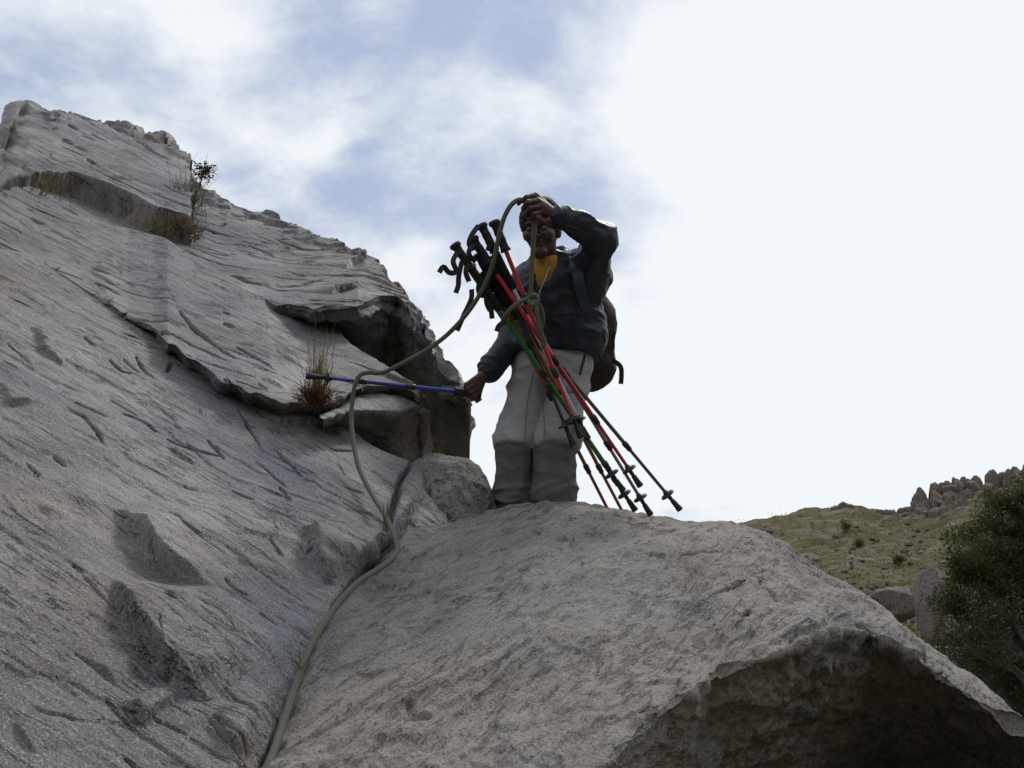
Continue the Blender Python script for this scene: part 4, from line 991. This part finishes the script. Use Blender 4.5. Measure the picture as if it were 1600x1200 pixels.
def folds(V, s, amp, seed=0.0, aniso=(1, 1, 1)):
    q = V * np.array(aniso) * s + seed; w = q + 0.6 * np.stack([fbm(q * 0.6 + k * 7.7, 2) for k in range(3)], 1)
    r = np.clip(0.62 * ridged(w, 2, 2.0, 0.45), 0, 1); return amp * (1.5 * r ** 3 - 0.25 + 0.3 * fbm(q * 0.7, 2))
# jacket
JT = [(P(846, 445, 4.06), P(838, 548, 4.09), .100, .112), (P(900, 440, 4.06), P(902, 540, 4.12), .105, .112), (P(850, 470, 4.09), P(900, 520, 4.11), .115, .115),
      (P(858, 424, 4.09), P(832, 438, 4.11), .066, .082), (P(862, 424, 4.08), P(914, 430, 4.05), .068, .090)]
JL = chain([P(918, 434, 4.045), P(938, 372, 3.865), P(903, 350, 3.80), P(868, 337, 3.742)], (.092, .062, .054, .038))
JR = chain([P(828, 446, 4.115), P(806, 524, 4.14), P(764, 577, 4.03)], (.085, .066, .050))
collar_path = pts((842, 448, 3.965), (832, 425, 4.0), (836, 405, 4.07), (856, 396, 4.13), (878, 394, 4.12), (889, 404, 4.06), (872, 428, 3.985), (856, 450, 3.962))
def jacket(p):
    d = union(p, JT, 0.07)
    hem = P(868, 556, 4.1); up_ = np.array((0.06, -0.05, 1.0)); d = smax(d, -((p - hem) @ up_) / np.linalg.norm(up_), 0.012)
    d = smin(d, union(p, JL, 0.03), 0.045); d = smin(d, union(p, JR, 0.03), 0.03)
    d = smin(d, union(p, chain(collar_path, (.016, .020, .022, .022, .023, .024, .020, .014)), 0.012), 0.018)
    d = smax(d, -cone(p, P(850, 404, 3.97), P(837, 460, 3.94), .028, .007), 0.008)      # open at the throat
    return d
jk = man_part('jacket', jacket, [q for t in JT + JL + JR for q in t[:2]] + collar_path, 0.15, 0.006, mats['jacket'], lambda V: folds(V, 5.0, 0.013, 3.0, (1, 1, 1.6)) + folds(V, 11, 0.005, 8.0, (1, 1, 1.3)))
# cuffs, hem band and zip
def ring(c, ax, r, w, n=28, sq=1.0):
    ax = np.asarray(ax) / np.linalg.norm(ax); u = np.cross(ax, (0.3, 0.2, 0.9)); u /= np.linalg.norm(u); v = np.cross(ax, u)
    a = np.linspace(0, 2 * np.pi, n + 1); p = np.asarray(c) + r * (np.cos(a)[:, None] * u + sq * np.sin(a)[:, None] * v)
    return tube(p, w, 8, False)
for c, ax, r in ((P(866, 336.5, 3.74), P(903, 350, 3.80) - P(868, 337, 3.742), .038), (P(762, 579, 4.027), P(806, 524, 4.14) - P(764, 577, 4.03), .047)):
    Vr, Fr = ring(c, ax, r, .0075); o = obj('cuff', Vr - MAN, Fr, mats['jacket'], jk)
zp = pts((859, 418, 3.945), (852, 436, 3.930), (843, 458, 3.928), (841, 482, 3.935))
Vr, Fr = tube(catmull(zp, 20), .004, 6); obj('zip', Vr - MAN, Fr, plain('zip_metal', (0.30, 0.31, 0.33), 0.4, 0.1, 60, metal=0.6), jk)
for sp in ([(905, 440, 3.945), (900, 470, 3.940), (898, 505, 3.955), (902, 540, 3.985)], [(872, 500, 3.940), (890, 496, 3.940), (906, 500, 3.955)], [(930, 380, 3.795), (910, 362, 3.755), (885, 352, 3.725)]):
    Vr, Fr = tube(catmull(pts(*sp), 24), .0035, 5); obj('seam', Vr - MAN, Fr, mats['jacket'], jk)
# shirt showing in the open collar
def shirt(p): return smin(cone(p, P(852, 430, 4.055), P(852, 480, 4.07), .095, .105), cone(p, P(858, 418, 4.05), P(850, 440, 4.04), .062, .085), 0.03)
man_part('shirt', shirt, pts((852, 430, 4.055), (852, 480, 4.07), (858, 418, 4.05)), 0.13, 0.008, mats['shirt'], lambda V: folds(V, 9, 0.003))
# trousers: upper, with zip-off lower legs
TU = [(P(844, 566, 4.11), P(886, 560, 4.12), .104, .106)] + chain([P(838, 580, 4.10), P(804, 690, 4.02), P(801, 704, 4.02)], (.100, .086, .084)) + chain([P(888, 578, 4.11), P(870, 688, 4.0), P(868, 702, 4.0)], (.100, .095, .093))
def trousers(p):
    a = smin(union(p, TU[:1], .03), union(p, TU[1:3], 0.03), 0.03); b = smin(union(p, TU[:1], .03), union(p, TU[3:], 0.03), 0.03)
    d = smin(a, b, 0.004)
    d = smax(d, -((p - P(833, 702, 4.0)) @ np.array((0.05, 0.12, 0.99))), 0.006)
    d = smax(d, ((p - P(862, 530, 4.1)) @ np.array((0, 0, 1.0))), 0.01)
    return d
def knee_folds(V):
    z = (V[:, 2] - P(833, 700, 4.0)[2]); return folds(V, 3.4, 0.015, 1.0, (1.0, 1.0, 1.2)) + folds(V, 6, 0.011, 4.0, (1, 1, 1.2))
tr = man_part('trousers', trousers, [q for t in TU for q in t[:2]], 0.15, 0.006, mats['pants'], knee_folds)
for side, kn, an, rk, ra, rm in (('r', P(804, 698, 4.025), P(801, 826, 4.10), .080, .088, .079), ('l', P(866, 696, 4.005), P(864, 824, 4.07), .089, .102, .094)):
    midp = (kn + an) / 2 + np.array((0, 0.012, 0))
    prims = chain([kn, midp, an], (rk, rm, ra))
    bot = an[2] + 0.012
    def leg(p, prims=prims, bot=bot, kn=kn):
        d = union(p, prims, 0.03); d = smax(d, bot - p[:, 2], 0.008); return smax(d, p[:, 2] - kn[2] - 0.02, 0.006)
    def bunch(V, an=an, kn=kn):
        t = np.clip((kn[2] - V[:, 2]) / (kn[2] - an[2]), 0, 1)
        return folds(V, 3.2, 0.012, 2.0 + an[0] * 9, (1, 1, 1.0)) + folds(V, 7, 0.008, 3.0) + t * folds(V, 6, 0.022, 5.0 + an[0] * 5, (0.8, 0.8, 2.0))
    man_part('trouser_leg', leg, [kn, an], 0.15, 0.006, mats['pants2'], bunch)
    Vr, Fr = ring(kn + np.array((0, -0.002, 0.010)), (0.05, 0.12, 1), rk + .0045, .0060, 40); 
    Vr = Vr + 0.004 * fbm(Vr * 14, 2)[:, None] * np.array((0, 0, 1.0)); obj('zip_seam', Vr - MAN, Fr, mats['pants'], tr)
pk = catmull(pts((916, 548, 4.005), (913, 560, 3.998), (908, 578, 3.992), (906, 586, 3.99)), 14); Vr, Fr = tube(pk, .0055, 6); obj('pocket_zip', Vr - MAN, Fr, mats['web'], tr)
# cargo pocket with flap, side and inner seams, belt loops' band
def slab_on(center, u, v, w, h, t):
    u = np.asarray(u) / np.linalg.norm(u); v = np.asarray(v) / np.linalg.norm(v); n = np.cross(u, v); a = np.linspace(-1, 1, 7); V = []
    for z in (0, 1):
        for j in a:
            for i in a:
                e = max(abs(i), abs(j)); V.append(np.asarray(center) + u * i * w + v * j * h + n * ((t if z else -t) * (1 - 0.6 * e ** 4) - 0.012 * i * i))
    g = grid_faces(7, 7); f = [list(q) for q in g + 49] + [list(q)[::-1] for q in g]
    rim = [i for i in range(7)] + [7 * k + 6 for k in range(1, 7)] + [42 + i for i in range(5, -1, -1)] + [7 * k for k in range(5, 0, -1)]
    f += [[rim[k], rim[(k + 1) % 24], rim[(k + 1) % 24] + 49, rim[k] + 49] for k in range(24)]
    return np.array(V), f
Vr, Fr = slab_on(P(898, 622, 3.990), P(908, 620, 4.02) - P(888, 624, 3.985), P(898, 600, 3.995) - P(896, 645, 3.985), .034, .055, .004); obj('cargo_pocket', Vr - MAN, Fr, mats['pants'], tr)
Vr, Fr = slab_on(P(899, 606, 3.986), P(909, 604, 4.016) - P(889, 608, 3.981), P(898, 600, 3.995) - P(896, 645, 3.985), .036, .017, .005); obj('pocket_flap', Vr - MAN, Fr, mats['pants'], tr)
for sp in ([(836, 575, 3.985), (826, 615, 3.965), (822, 655, 3.94), (820, 692, 3.925)], [(850, 575, 3.98), (848, 615, 3.955), (850, 655, 3.915), (850, 690, 3.90)]):
    Vr, Fr = tube(catmull(pts(*sp), 24), .0022, 5); obj('seam', Vr - MAN, Fr, mats['pants2'], tr)
# boots
for an, toe in ((P(866, 806, 4.09), P(862, 820, 3.98)), (P(797, 808, 4.11), P(790, 822, 4.0))):
    so = an[2] - 0.075
    def boot(p, an=an, toe=toe, so=so):
        heel = an + np.array((0, 0.03, -0.03)); t2 = np.array((toe[0], toe[1] - 0.02, so + 0.035))
        d = smin(cone(p, an + np.array((0, 0, .05)), heel, .052, .050), cone(p, heel, t2, .05, .04), 0.03)
        return smax(d, so - p[:, 2], 0.006)
    man_part('boot', boot, [an, toe], 0.16, 0.008, mats['shoe'], lambda V: 0.002 * fbm(V * 30, 2))
# hair and eyes
def hair(p):
    q = (p - HC) @ HR.T
    d = ell(q, (0.004, -0.018, 0.046), (0.086, 0.106, 0.100)); face = cone(q, (0, 0.10, -0.15), (0, 0.105, 0.035), 0.085, 0.060)
    d = smax(d, -face, 0.012); d = smax(d, -(q[:, 2] + 0.055), 0.02); return d
man_part('hair', hair, [HC], 0.16, 0.005, mats['hair'], lambda V: 0.008 * fbm(V * 24, 3) + 0.006 * ridged(V * 45, 2), 1)
for s in (-1, 1):
    Vr, Fr = lump(HC + HR.T @ np.array((s * 0.031, 0.075, 0.008)), (.0125, .0125, .0125), 1.0, 16, 0.0); obj('eye', Vr - MAN, np.array(Fr), mats['eye'], person)
    Vr, Fr = tube(np.array([HC + HR.T @ np.array(v) for v in ((s * .014, .092, .026), (s * .03, .090, .031), (s * .048, .076, .026))]), .0045, 6); obj('eyebrow', Vr - MAN, Fr, mats['hair'], person)
# ------------------------------------------------------------------ backpack
PKB = P(932, 540, 4.34)
pack = thing('backpack', PKB, 'dark maroon backpack on the back of the standing man', 'backpack')
def pack_sdf(p):
    d = union(p, [(P(918, 478, 4.32), P(922, 500, 4.34), .085, .105), (P(922, 500, 4.34), P(920, 566, 4.34), .118, .118), (P(905, 570, 4.32), P(925, 575, 4.34), .10, .10)], 0.05)
    return d
lo, hi = bbox(pts((918, 478, 4.32), (920, 575, 4.34)), 0.17); V, Q = sdf_mesh(pack_sdf, lo, hi, 0.007); V = relax(V, Q, 2); V = V + vnormals(V, Q) * (folds(V, 6, 0.008, 6.0) + folds(V, 14, 0.003))[:, None]
obj('pack_body', plocal(pack, V), Q, mats['pack'], pack)
V, Q = sdf_mesh(lambda p: union(p, [(P(940, 520, 4.30), P(938, 572, 4.31), .062, .066)], 0.03), *bbox(pts((940, 520, 4.30), (938, 572, 4.31)), 0.09), 0.007); V = V + vnormals(V, Q) * folds(V, 9, 0.005, 2.0)[:, None]
obj('side_pocket', plocal(pack, V), Q, mats['pack'], pack)
def ribbon(path, w, side, th=0.0016):
    p = np.asarray(path); t = np.gradient(p, axis=0); s = np.cross(t, side); s /= np.linalg.norm(s, axis=1)[:, None] + 1e-9; n = np.cross(t, s); n /= np.linalg.norm(n, axis=1)[:, None] + 1e-9
    V = np.stack([p + s * w / 2 + n * th, p - s * w / 2 + n * th, p - s * w / 2 - n * th, p + s * w / 2 - n * th], 1).reshape(-1, 3)
    Fs = [list(f) for f in grid_faces(len(p), 4, True)] + [[3, 2, 1, 0], [4 * len(p) - 4 + k for k in range(4)]]
    return V, Fs
for path, w in ((pts((950, 562, 4.28), (962, 566, 4.26), (970, 574, 4.25), (971, 588, 4.25), (970, 600, 4.25)), .022), (pts((955, 505, 4.27), (958, 522, 4.26), (957, 545, 4.26)), .018)):
    V, Fs = ribbon(catmull(path, 20), w, FW); obj('strap', plocal(pack, V), Fs, mats['web'], pack, smooth=False)
for path in (pts((890, 392, 4.10), (897, 400, 3.98), (902, 425, 3.915), (908, 455, 3.915), (918, 485, 3.97), (926, 510, 4.10), (928, 525, 4.2)), pts((842, 402, 4.14), (833, 412, 4.04), (828, 440, 3.99), (822, 480, 4.01), (812, 505, 4.08), (820, 520, 4.2))):
    V, Fs = ribbon(catmull(path, 40), .045, FW, .004); obj('shoulder_strap', plocal(pack, V), Fs, plain('strap_nylon', (0.022, 0.034, 0.058), 0.36, 0.3, 120, 0.3), pack, smooth=False)
# ------------------------------------------------------------------ trekking poles
grip_m = plain('grip_rubber', (0.012, 0.011, 0.012), 0.62, 0.3, 150, 0.25)
foam_m = plain('foam_grip', (0.008, 0.008, 0.008), 0.9, 0.3, 300, 0.4)
tip_m = plain('tip_rubber', (0.018, 0.016, 0.018), 0.55, 0.2, 120, 0.15)
lock_m = plain('lock_plastic', (0.015, 0.013, 0.014), 0.45, 0.2, 120, 0.1)
def paint(name, c, rough=0.28): return plain(name, c, rough, 0.08, 60, metal=0.25, spec=0.6)
shaft_cols = dict(red=paint('red_shaft', (0.56, 0.035, 0.055)), red2=paint('dark_red_shaft', (0.42, 0.022, 0.040)), green=paint('green_shaft', (0.020, 0.15, 0.040)), olive=paint('olive_shaft', (0.075, 0.085, 0.045)), orange=paint('orange_shaft', (0.36, 0.11, 0.018)), orange2=paint('brown_orange_shaft', (0.27, 0.075, 0.02)),
                  silver=paint('silver_shaft', (0.60, 0.60, 0.60), 0.25), grey=paint('grey_shaft', (0.20, 0.17, 0.17)), black=paint('black_shaft', (0.030, 0.030, 0.034)), blue=paint('blue_shaft', (0.030, 0.045, 0.30)))
def revolve(A, ax, prof, k=14):
    """prof: (distance along the axis, radius)"""
    pts_ = np.array([A + ax * s for s, _ in prof]); V, Fs = tube_axis(pts_, ax, [r for _, r in prof], k); return V, Fs
def tube_axis(p, ax, rad, k):
    u = np.cross(ax, (0.2, 0.9, 0.3)); u /= np.linalg.norm(u); v = np.cross(ax, u); a = np.linspace(0, 2 * np.pi, k, endpoint=False)
    V = p[:, None] + np.asarray(rad)[:, None, None] * (np.cos(a)[None, :, None] * u + np.sin(a)[None, :, None] * v)
    return V.reshape(-1, 3), [list(f)[::-1] for f in grid_faces(len(p), k, True)] + [list(range(k)), [(len(p) - 1) * k + j for j in range(k)][::-1]]
def trek_pole(A, B, col, label, col2=None, joints=(0.42, 0.68), grip=0.14, foam=0.0, straps=(), group='trekking poles tied in the bundle', basket=True, rs=1.0, col3=None):
    A = np.asarray(A); B = np.asarray(B); L = np.linalg.norm(B - A); ax = (B - A) / L
    o = thing('trekking_pole', A, label, 'trekking pole', group)
    def part(name, prof, m, parent=o, k=14, smooth=True):
        V, Fs = revolve(np.zeros(3), ax, prof, k); return obj(name, V, Fs, m, parent, smooth=smooth)
    g = part('grip', [(0, .012), (.002, .022), (.010, .0255), (.017, .0245), (.024, .0185), (.040, .0172), (.055, .0188), (.070, .0172), (.085, .0188), (.100, .0172), (grip - .014, .0185), (grip - .005, .0225), (grip, .021), (grip + .001, .010)], grip_m)
    if foam: part('foam_sleeve', [(grip + .001, .013), (grip + .004, .0178), (grip + foam * .5, .0170), (grip + foam - .006, .0182), (grip + foam, .012)], foam_m)
    s0 = grip + foam; e = L - 0.095
    j = [s0] + [L * t for t in joints] + [e]; cols = [col, col2 or col, col3 or col2 or col]
    for i in range(len(j) - 1):
        r = (.0092, .0083, .0072)[min(i, 2)] * rs
        part('shaft', [(j[i], r), (j[i] + .001, r), (j[i + 1] - .001, r), (j[i + 1], r)], shaft_cols[cols[min(i, 2)]])
    for t in joints:
        s = L * t; part('lock_collar', [(s - .026, .0095 * rs), (s - .024, .0125 * rs), (s - .004, .0125 * rs), (s - .002, .0112 * rs), (s + .016, .0112 * rs), (s + .020, .008 * rs)], lock_m)
    if basket:
        b = part('basket', [(e - .012, .0085), (e - .010, .011), (e - .002, .012), (e + .001, .020), (e + .004, .030), (e + .009, .0325), (e + .011, .032), (e + .010, .026), (e + .012, .012), (e + .016, .010)], tip_m, k=20)
    part('tip', [(e + .010, .0085), (e + .030, .0090), (e + .036, .0075), (e + .042, .0105), (L - .022, .0125), (L - .006, .0145), (L - .001, .0140), (L, .009)], tip_m)
    for path in straps:
        V, Fs = ribbon(catmull(pts(*path), 22), .022, FW * 0.9 + RX * 0.35, .0012); obj('wrist_strap', V - A, Fs, mats['web'], o, smooth=False)
    return o
trek_pole(P(771, 344, 3.72), P(908, 684, 3.80), 'red', 'bright red pole in front of the bundle, its tip at the knee', joints=(0.36, 0.70), grip=.135)
trek_pole(P(737, 371, 3.76), P(1001, 760, 3.86), 'red', 'red pole crossing the thigh with its basket out over the sky', 'red2', (0.49, 0.73), .13, .05, [[(742, 380, 3.74), (733, 392, 3.73), (735, 402, 3.73), (744, 408, 3.74)]])
trek_pole(P(752, 425, 3.87), P(1063, 797, 3.96), 'olive', 'olive green pole reaching farthest right of the bundle', None, (0.42, 0.73), .13, .12, [[(758, 432, 3.85), (748, 446, 3.84), (750, 460, 3.84), (760, 462, 3.85)], [(762, 440, 3.84), (760, 470, 3.83), (766, 486, 3.83)]])
trek_pole(P(768, 400, 3.86), P(1017, 805, 3.94), 'grey', 'grey pole whose tip touches the skyline of the boulder', None, (0.45, 0.73), .13, .10, [[(774, 408, 3.84), (764, 420, 3.83), (758, 436, 3.83), (766, 446, 3.84)]])
trek_pole(P(709, 380, 3.75), P(974, 767, 3.86), 'green', 'bright green pole with the leftmost handle of the bundle', None, (0.52, 0.90), .13, .20,
          [[(716, 392, 3.73), (708, 408, 3.72), (713, 424, 3.72), (702, 426, 3.72), (693, 417, 3.72), (686, 426, 3.72)], [(722, 408, 3.74), (717, 430, 3.73), (716, 446, 3.73), (712, 458, 3.73)], [(730, 412, 3.74), (728, 426, 3.73), (733, 440, 3.73)]], rs=1.1)
trek_pole(P(746, 395, 3.83), P(966, 828, 4.12), 'orange', 'orange pole standing left of its twin behind the crest of the boulder', 'orange2', (0.50, 0.77), .13, .12, [[(790, 490, 3.80), (786, 503, 3.79), (779, 510, 3.79), (776, 518, 3.79)]])
trek_pole(P(762, 402, 3.85), P(992, 836, 4.14), 'orange', 'orange pole standing right of its twin behind the crest of the boulder', 'orange2', (0.48, 0.75), .13, .12, [[(764, 466, 3.82), (767, 480, 3.81), (769, 498, 3.81)]])
trek_pole(P(733, 414, 3.84), P(993, 798, 3.95), 'black', 'black pole hidden behind the bright green one, tip low over the boulder', None, (0.50, 0.88), .13, .14, [[(737, 452, 3.80), (736, 468, 3.79), (724, 494, 3.79), (714, 517, 3.79)]])
trek_pole(P(751, 349, 3.77), P(919, 686, 3.84), 'silver', 'shiny silver pole right behind the bright red one', None, (0.40, 0.68), .13, .17, [[(748, 352, 3.75), (738, 366, 3.74), (733, 380, 3.74), (739, 392, 3.75)], [(757, 358, 3.75), (766, 375, 3.74), (762, 392, 3.75)]])
trek_pole(P(772, 398, 3.82), P(896, 696, 3.80), 'black', 'slim black pole left of the bright red one, tip at the knee', None, (0.46, 0.70), .13, .08, [[(778, 402, 3.80), (770, 416, 3.79), (774, 432, 3.79), (784, 436, 3.80)]])
trek_pole(P(752, 616, 3.965), P(478, 587, 3.80), 'blue', 'blue pole held level in the right hand, pointing at the slab', None, (0.42, 0.70), .12, .0, group=None, straps=())
# ------------------------------------------------------------------ rope
rope_pts = [(380, 1290, 1.80), (405, 1225, 1.93), (426, 1178, 2.02), (446, 1118, 2.145), (466, 1058, 2.27), (484, 1012, 2.38), (508, 972, 2.505), (534, 936, 2.635), (562, 908, 2.76), (590, 890, 2.88), (610, 876, 2.97), (620, 860, 3.06), (616, 838, 3.16), (602, 806, 3.28),
            (580, 770, 3.45), (562, 734, 3.58), (553, 696, 3.68), (549, 656, 3.76), (551, 622, 3.80), (556, 598, 3.812), (563, 586, 3.825), (576, 582, 3.84), (592, 583, 3.84), (606, 579, 3.84), (632, 566, 3.83), (668, 546, 3.82), (702, 520, 3.80), (734, 484, 3.77), (757, 446, 3.74), (770, 412, 3.71), (778, 376, 3.68), (787, 342, 3.665), (799, 320, 3.66), (813, 312, 3.665), (822, 318, 3.675),
            (828, 328, 3.685), (833, 342, 3.685), (834, 362, 3.69), (832, 400, 3.695), (830, 436, 3.70), (829, 468, 3.705)]
def rope_mat():
    m, nt, b = new_mat('kernmantle_rope'); t = NT(nt)
    uv = t.n('ShaderNodeUVMap'); sp = t.n('ShaderNodeSeparateXYZ'); t.l(uv.outputs[0], sp.inputs[0])
    u = t.math('MULTIPLY', sp.outputs[0], 420.0); v = t.math('MULTIPLY', sp.outputs[1], 6.2832 * 6)
    s = t.math('MULTIPLY', t.math('SINE', t.math('ADD', u, v)), t.math('SINE', t.math('SUBTRACT', u, v)))
    h = t.math('ADD', t.math('MULTIPLY', s, 0.5), 0.5); n = t.noise(t.coord(), 60, 4, 0.6); n2 = t.noise(t.coord(), 6, 3, 0.6)
    c = t.mix(n2, (0.072, 0.077, 0.052), (0.120, 0.122, 0.088)); c = t.mix(t.math('MULTIPLY', h, 0.55), c, (0.19, 0.198, 0.155)); c = t.mix(t.ramp(n, [(0.5, 0.0), (0.8, 0.6)]), c, (0.07, 0.065, 0.05))
    t.l(c, b.inputs['Base Color']); b.inputs['Roughness'].default_value = 0.85
    t.l(t.bump(h, 0.7, 0.0025), b.inputs['Normal']); return m
rmat = rope_mat()
def rope_mesh(name, path, r, org, k=14):
    V, Fs = tube(path, r, k); me = make_mesh(name, V - org, Fs, rmat)
    L = np.concatenate([[0], np.cumsum(np.linalg.norm(np.diff(path, axis=0), axis=1))]); uv = me.uv_layers.new(name='UVMap')
    li = np.zeros(len(me.loops), np.int32); me.loops.foreach_get('vertex_index', li)
    a = (li % k) / k; l = L[np.clip(li // k, 0, len(L) - 1)]
    # the last strip wraps round: send its angle to one
    po = np.arange(len(li)); quad = po // 4; full = quad < (len(path) - 1) * k; wrapm = full & ((quad % k) == k - 1) & ((li % k) == 0); a = np.where(wrapm, 1.0, a)
    uv.data.foreach_set('uv', np.stack([l, a], 1).astype(np.float32).ravel()); return me
rope_w = catmull(pts(*rope_pts), 620)
org = P(829, 468, 3.705)
rope = link('rope', rope_mesh('rope', rope_w, .0095, org), None, 'grey green climbing rope from the raised hand down into the rock groove', 'rope'); rope.location = Vector(org)
lp = catmull(pts((830, 466, 3.69), (816, 470, 3.68), (799, 482, 3.68), (788, 496, 3.72), (786, 505, 3.80), (798, 500, 3.92), (822, 488, 3.95), (842, 478, 3.93), (846, 484, 3.83), (838, 474, 3.73), (829, 468, 3.69)), 90)
link('loop', rope_mesh('loop', lp, .0095, org), rope)
lp = catmull(pts((826, 466, 3.69), (834, 461, 3.675), (840, 468, 3.68), (833, 476, 3.675), (826, 470, 3.685), (836, 478, 3.68), (841, 500, 3.69), (846, 522, 3.70), (850, 532, 3.71), (848, 545, 3.72)), 70)
link('knot', rope_mesh('knot', lp, .0105, org), rope)
lp = catmull(pts((836, 470, 3.70), (845, 480, 3.71), (849, 496, 3.72), (847, 510, 3.73), (840, 520, 3.74)), 40)
link('loose_end', rope_mesh('loose_end', lp, .008, org), rope)
# ------------------------------------------------------------------ plants growing from the cracks
blade_g = leaf_mat('grass_green', (0.085, 0.095, 0.030), (0.15, 0.14, 0.055), 0.7)
blade_s = leaf_mat('grass_straw', (0.20, 0.135, 0.055), (0.28, 0.20, 0.09), 0.8)
blade_b = leaf_mat('grass_brown', (0.085, 0.040, 0.018), (0.14, 0.07, 0.03), 0.9)
def blades(n, h, spread, width, r, lean=(0, 0, 0), foot=0.03, bend=0.5):
    V = []; Fs = []
    for k in range(n):
        b = r.normal(0, foot, 3) * np.array((1, 1, .5)); d = np.array((r.normal(0, spread), r.normal(0, spread), 1.0)) + lean; d /= np.linalg.norm(d)
        L = h * r.uniform(0.35, 1.0); side = np.cross(d, r.normal(size=3)); side /= np.linalg.norm(side); out = np.array((d[0], d[1], -0.25)) * bend * r.uniform(0.2, 1.2)
        o = len(V); m = 5
        for i in range(m):
            t = i / (m - 1); p = b + d * L * t + out * L * t * t; w = width * (1 - t) ** 0.7 + 0.0004
            V += [p - side * w, p + side * w]
        for i in range(m - 1): Fs.append([o + 2 * i, o + 2 * i + 1, o + 2 * i + 3, o + 2 * i + 2])
    return np.array(V), Fs
def tuft(px, d, sets, label, seed, name='grass_tuft', cat='grass tuft'):
    o = thing(name, P(px[0], px[1], d), label, cat, None); r = np.random.default_rng(seed)
    for nm, n, h, sp, w, m, lean, foot in sets:
        V, Fs = blades(n, h, sp, w, r, np.array(lean), foot); obj(nm, V, Fs, m, o, smooth=False, kind='stuff')
    return o
dS = lambda x, y, h=0.0: float(pl_d(x, y, h))
tuft((494, 628), dS(494, 628, 0.10) - 0.05, [('green_blades', 60, .40, .07, .0014, blade_g, (0.03, -0.05, 0), .022), ('straw_blades', 50, .30, .12, .0013, blade_s, (0.03, -.05, 0), .022), ('dead_thatch', 420, .10, .5, .0016, blade_b, (0, -.4, -.6), .030)], 'tall grass tuft with brown thatch beside the tip of the blue pole', 1)
tt = tuft((290, 322), dS(290, 322) - 0.25, [('green_blades', 90, .30, .20, .0024, blade_g, (0.05, -.1, 0), .06), ('straw_blades', 45, .48, .22, .0015, blade_s, (0.12, -.1, 0), .06), ('dead_thatch', 130, .18, .5, .0025, blade_b, (0, -.3, -.5), .06)], 'big ragged grass tuft on the skyline of the slab', 2)
r_ = np.random.default_rng(44)
tuft((66, 302), dS(66, 302) - 0.12, [('green_blades', 40, .17, .25, .0022, blade_g, (0.2, -.1, 0), .05), ('straw_blades', 30, .18, .35, .0018, blade_s, (0.2, -.1, 0), .06)], 'grass tuft at the upper left edge of the slab', 3)
tuft((243, 360), dS(243, 360) - 0.10, [('straw_blades', 60, .12, .40, .0018, blade_s, (0.15, -.1, 0), .05), ('green_blades', 60, .15, .4, .0025, blade_g, (0.1, 0, 0), .04)], 'straw coloured tuft in the dark ledge below the summit', 4)
tuft((290, 366), dS(290, 366) - 0.10, [('straw_blades', 70, .12, .5, .002, blade_s, (0.1, -.2, 0), .06), ('dead_thatch', 160, .12, .6, .003, blade_b, (0, -.2, -.2), .06)], 'small brown tuft where the ledge meets the vertical crack', 5)
tuft((607, 820), 3.26, [('green_blades', 14, .11, .16, .0026, blade_g, (0.05, -.1, 0), .010), ('straw_blades', 6, .07, .4, .0016, blade_s, (0, -.1, 0), .010)], 'little green grass sprout beside the rope under the wedged rock', 6)
tuft((470, 1046), 2.29, [('green_blades', 9, .075, .7, .0011, blade_g, (0.1, -.2, 0), .008), ('straw_blades', 7, .06, .7, .0009, blade_s, (-.2, -.2, 0), .008)], 'tiny grass sprout at the rope halfway down the groove', 7)
tuft((530, 668), dS(530, 668) - 0.03, [('green_blades', 10, .06, .3, .0014, blade_g, (0, -.1, 0), .006)], 'tiny sprig in the crack under the overhanging block', 8)
# twiggy seed head beside the skyline tuft
o = thing('dry_shrub', P(298, 312, dS(298, 312) - 0.25), 'dry twiggy shrub with a round head beside the skyline tuft', 'shrub'); parts = []; base = np.zeros(3)
top_ = P(318, 268, dS(298, 312) - 0.25) - P(298, 312, dS(298, 312) - 0.25)
parts.append(tube(catmull([base, top_ * .4 + (0.02, 0, 0), top_], 8), .006, 5))
for k in range(26):
    d = r_.normal(size=3); d /= np.linalg.norm(d); parts.append(tube(np.array([top_, top_ + d * .05, top_ + d * .09 + r_.normal(0, .02, 3)]), .0025, 4))
V, Fs = merge(parts); obj('twigs', V, Fs, bark, o)
c = top_ + r_.normal(0, .035, (160, 3)); V, Fs = leaves(c, .04, r_, 0.0); obj('dry_leaves', V, Fs, leaf_dark, o, smooth=False)
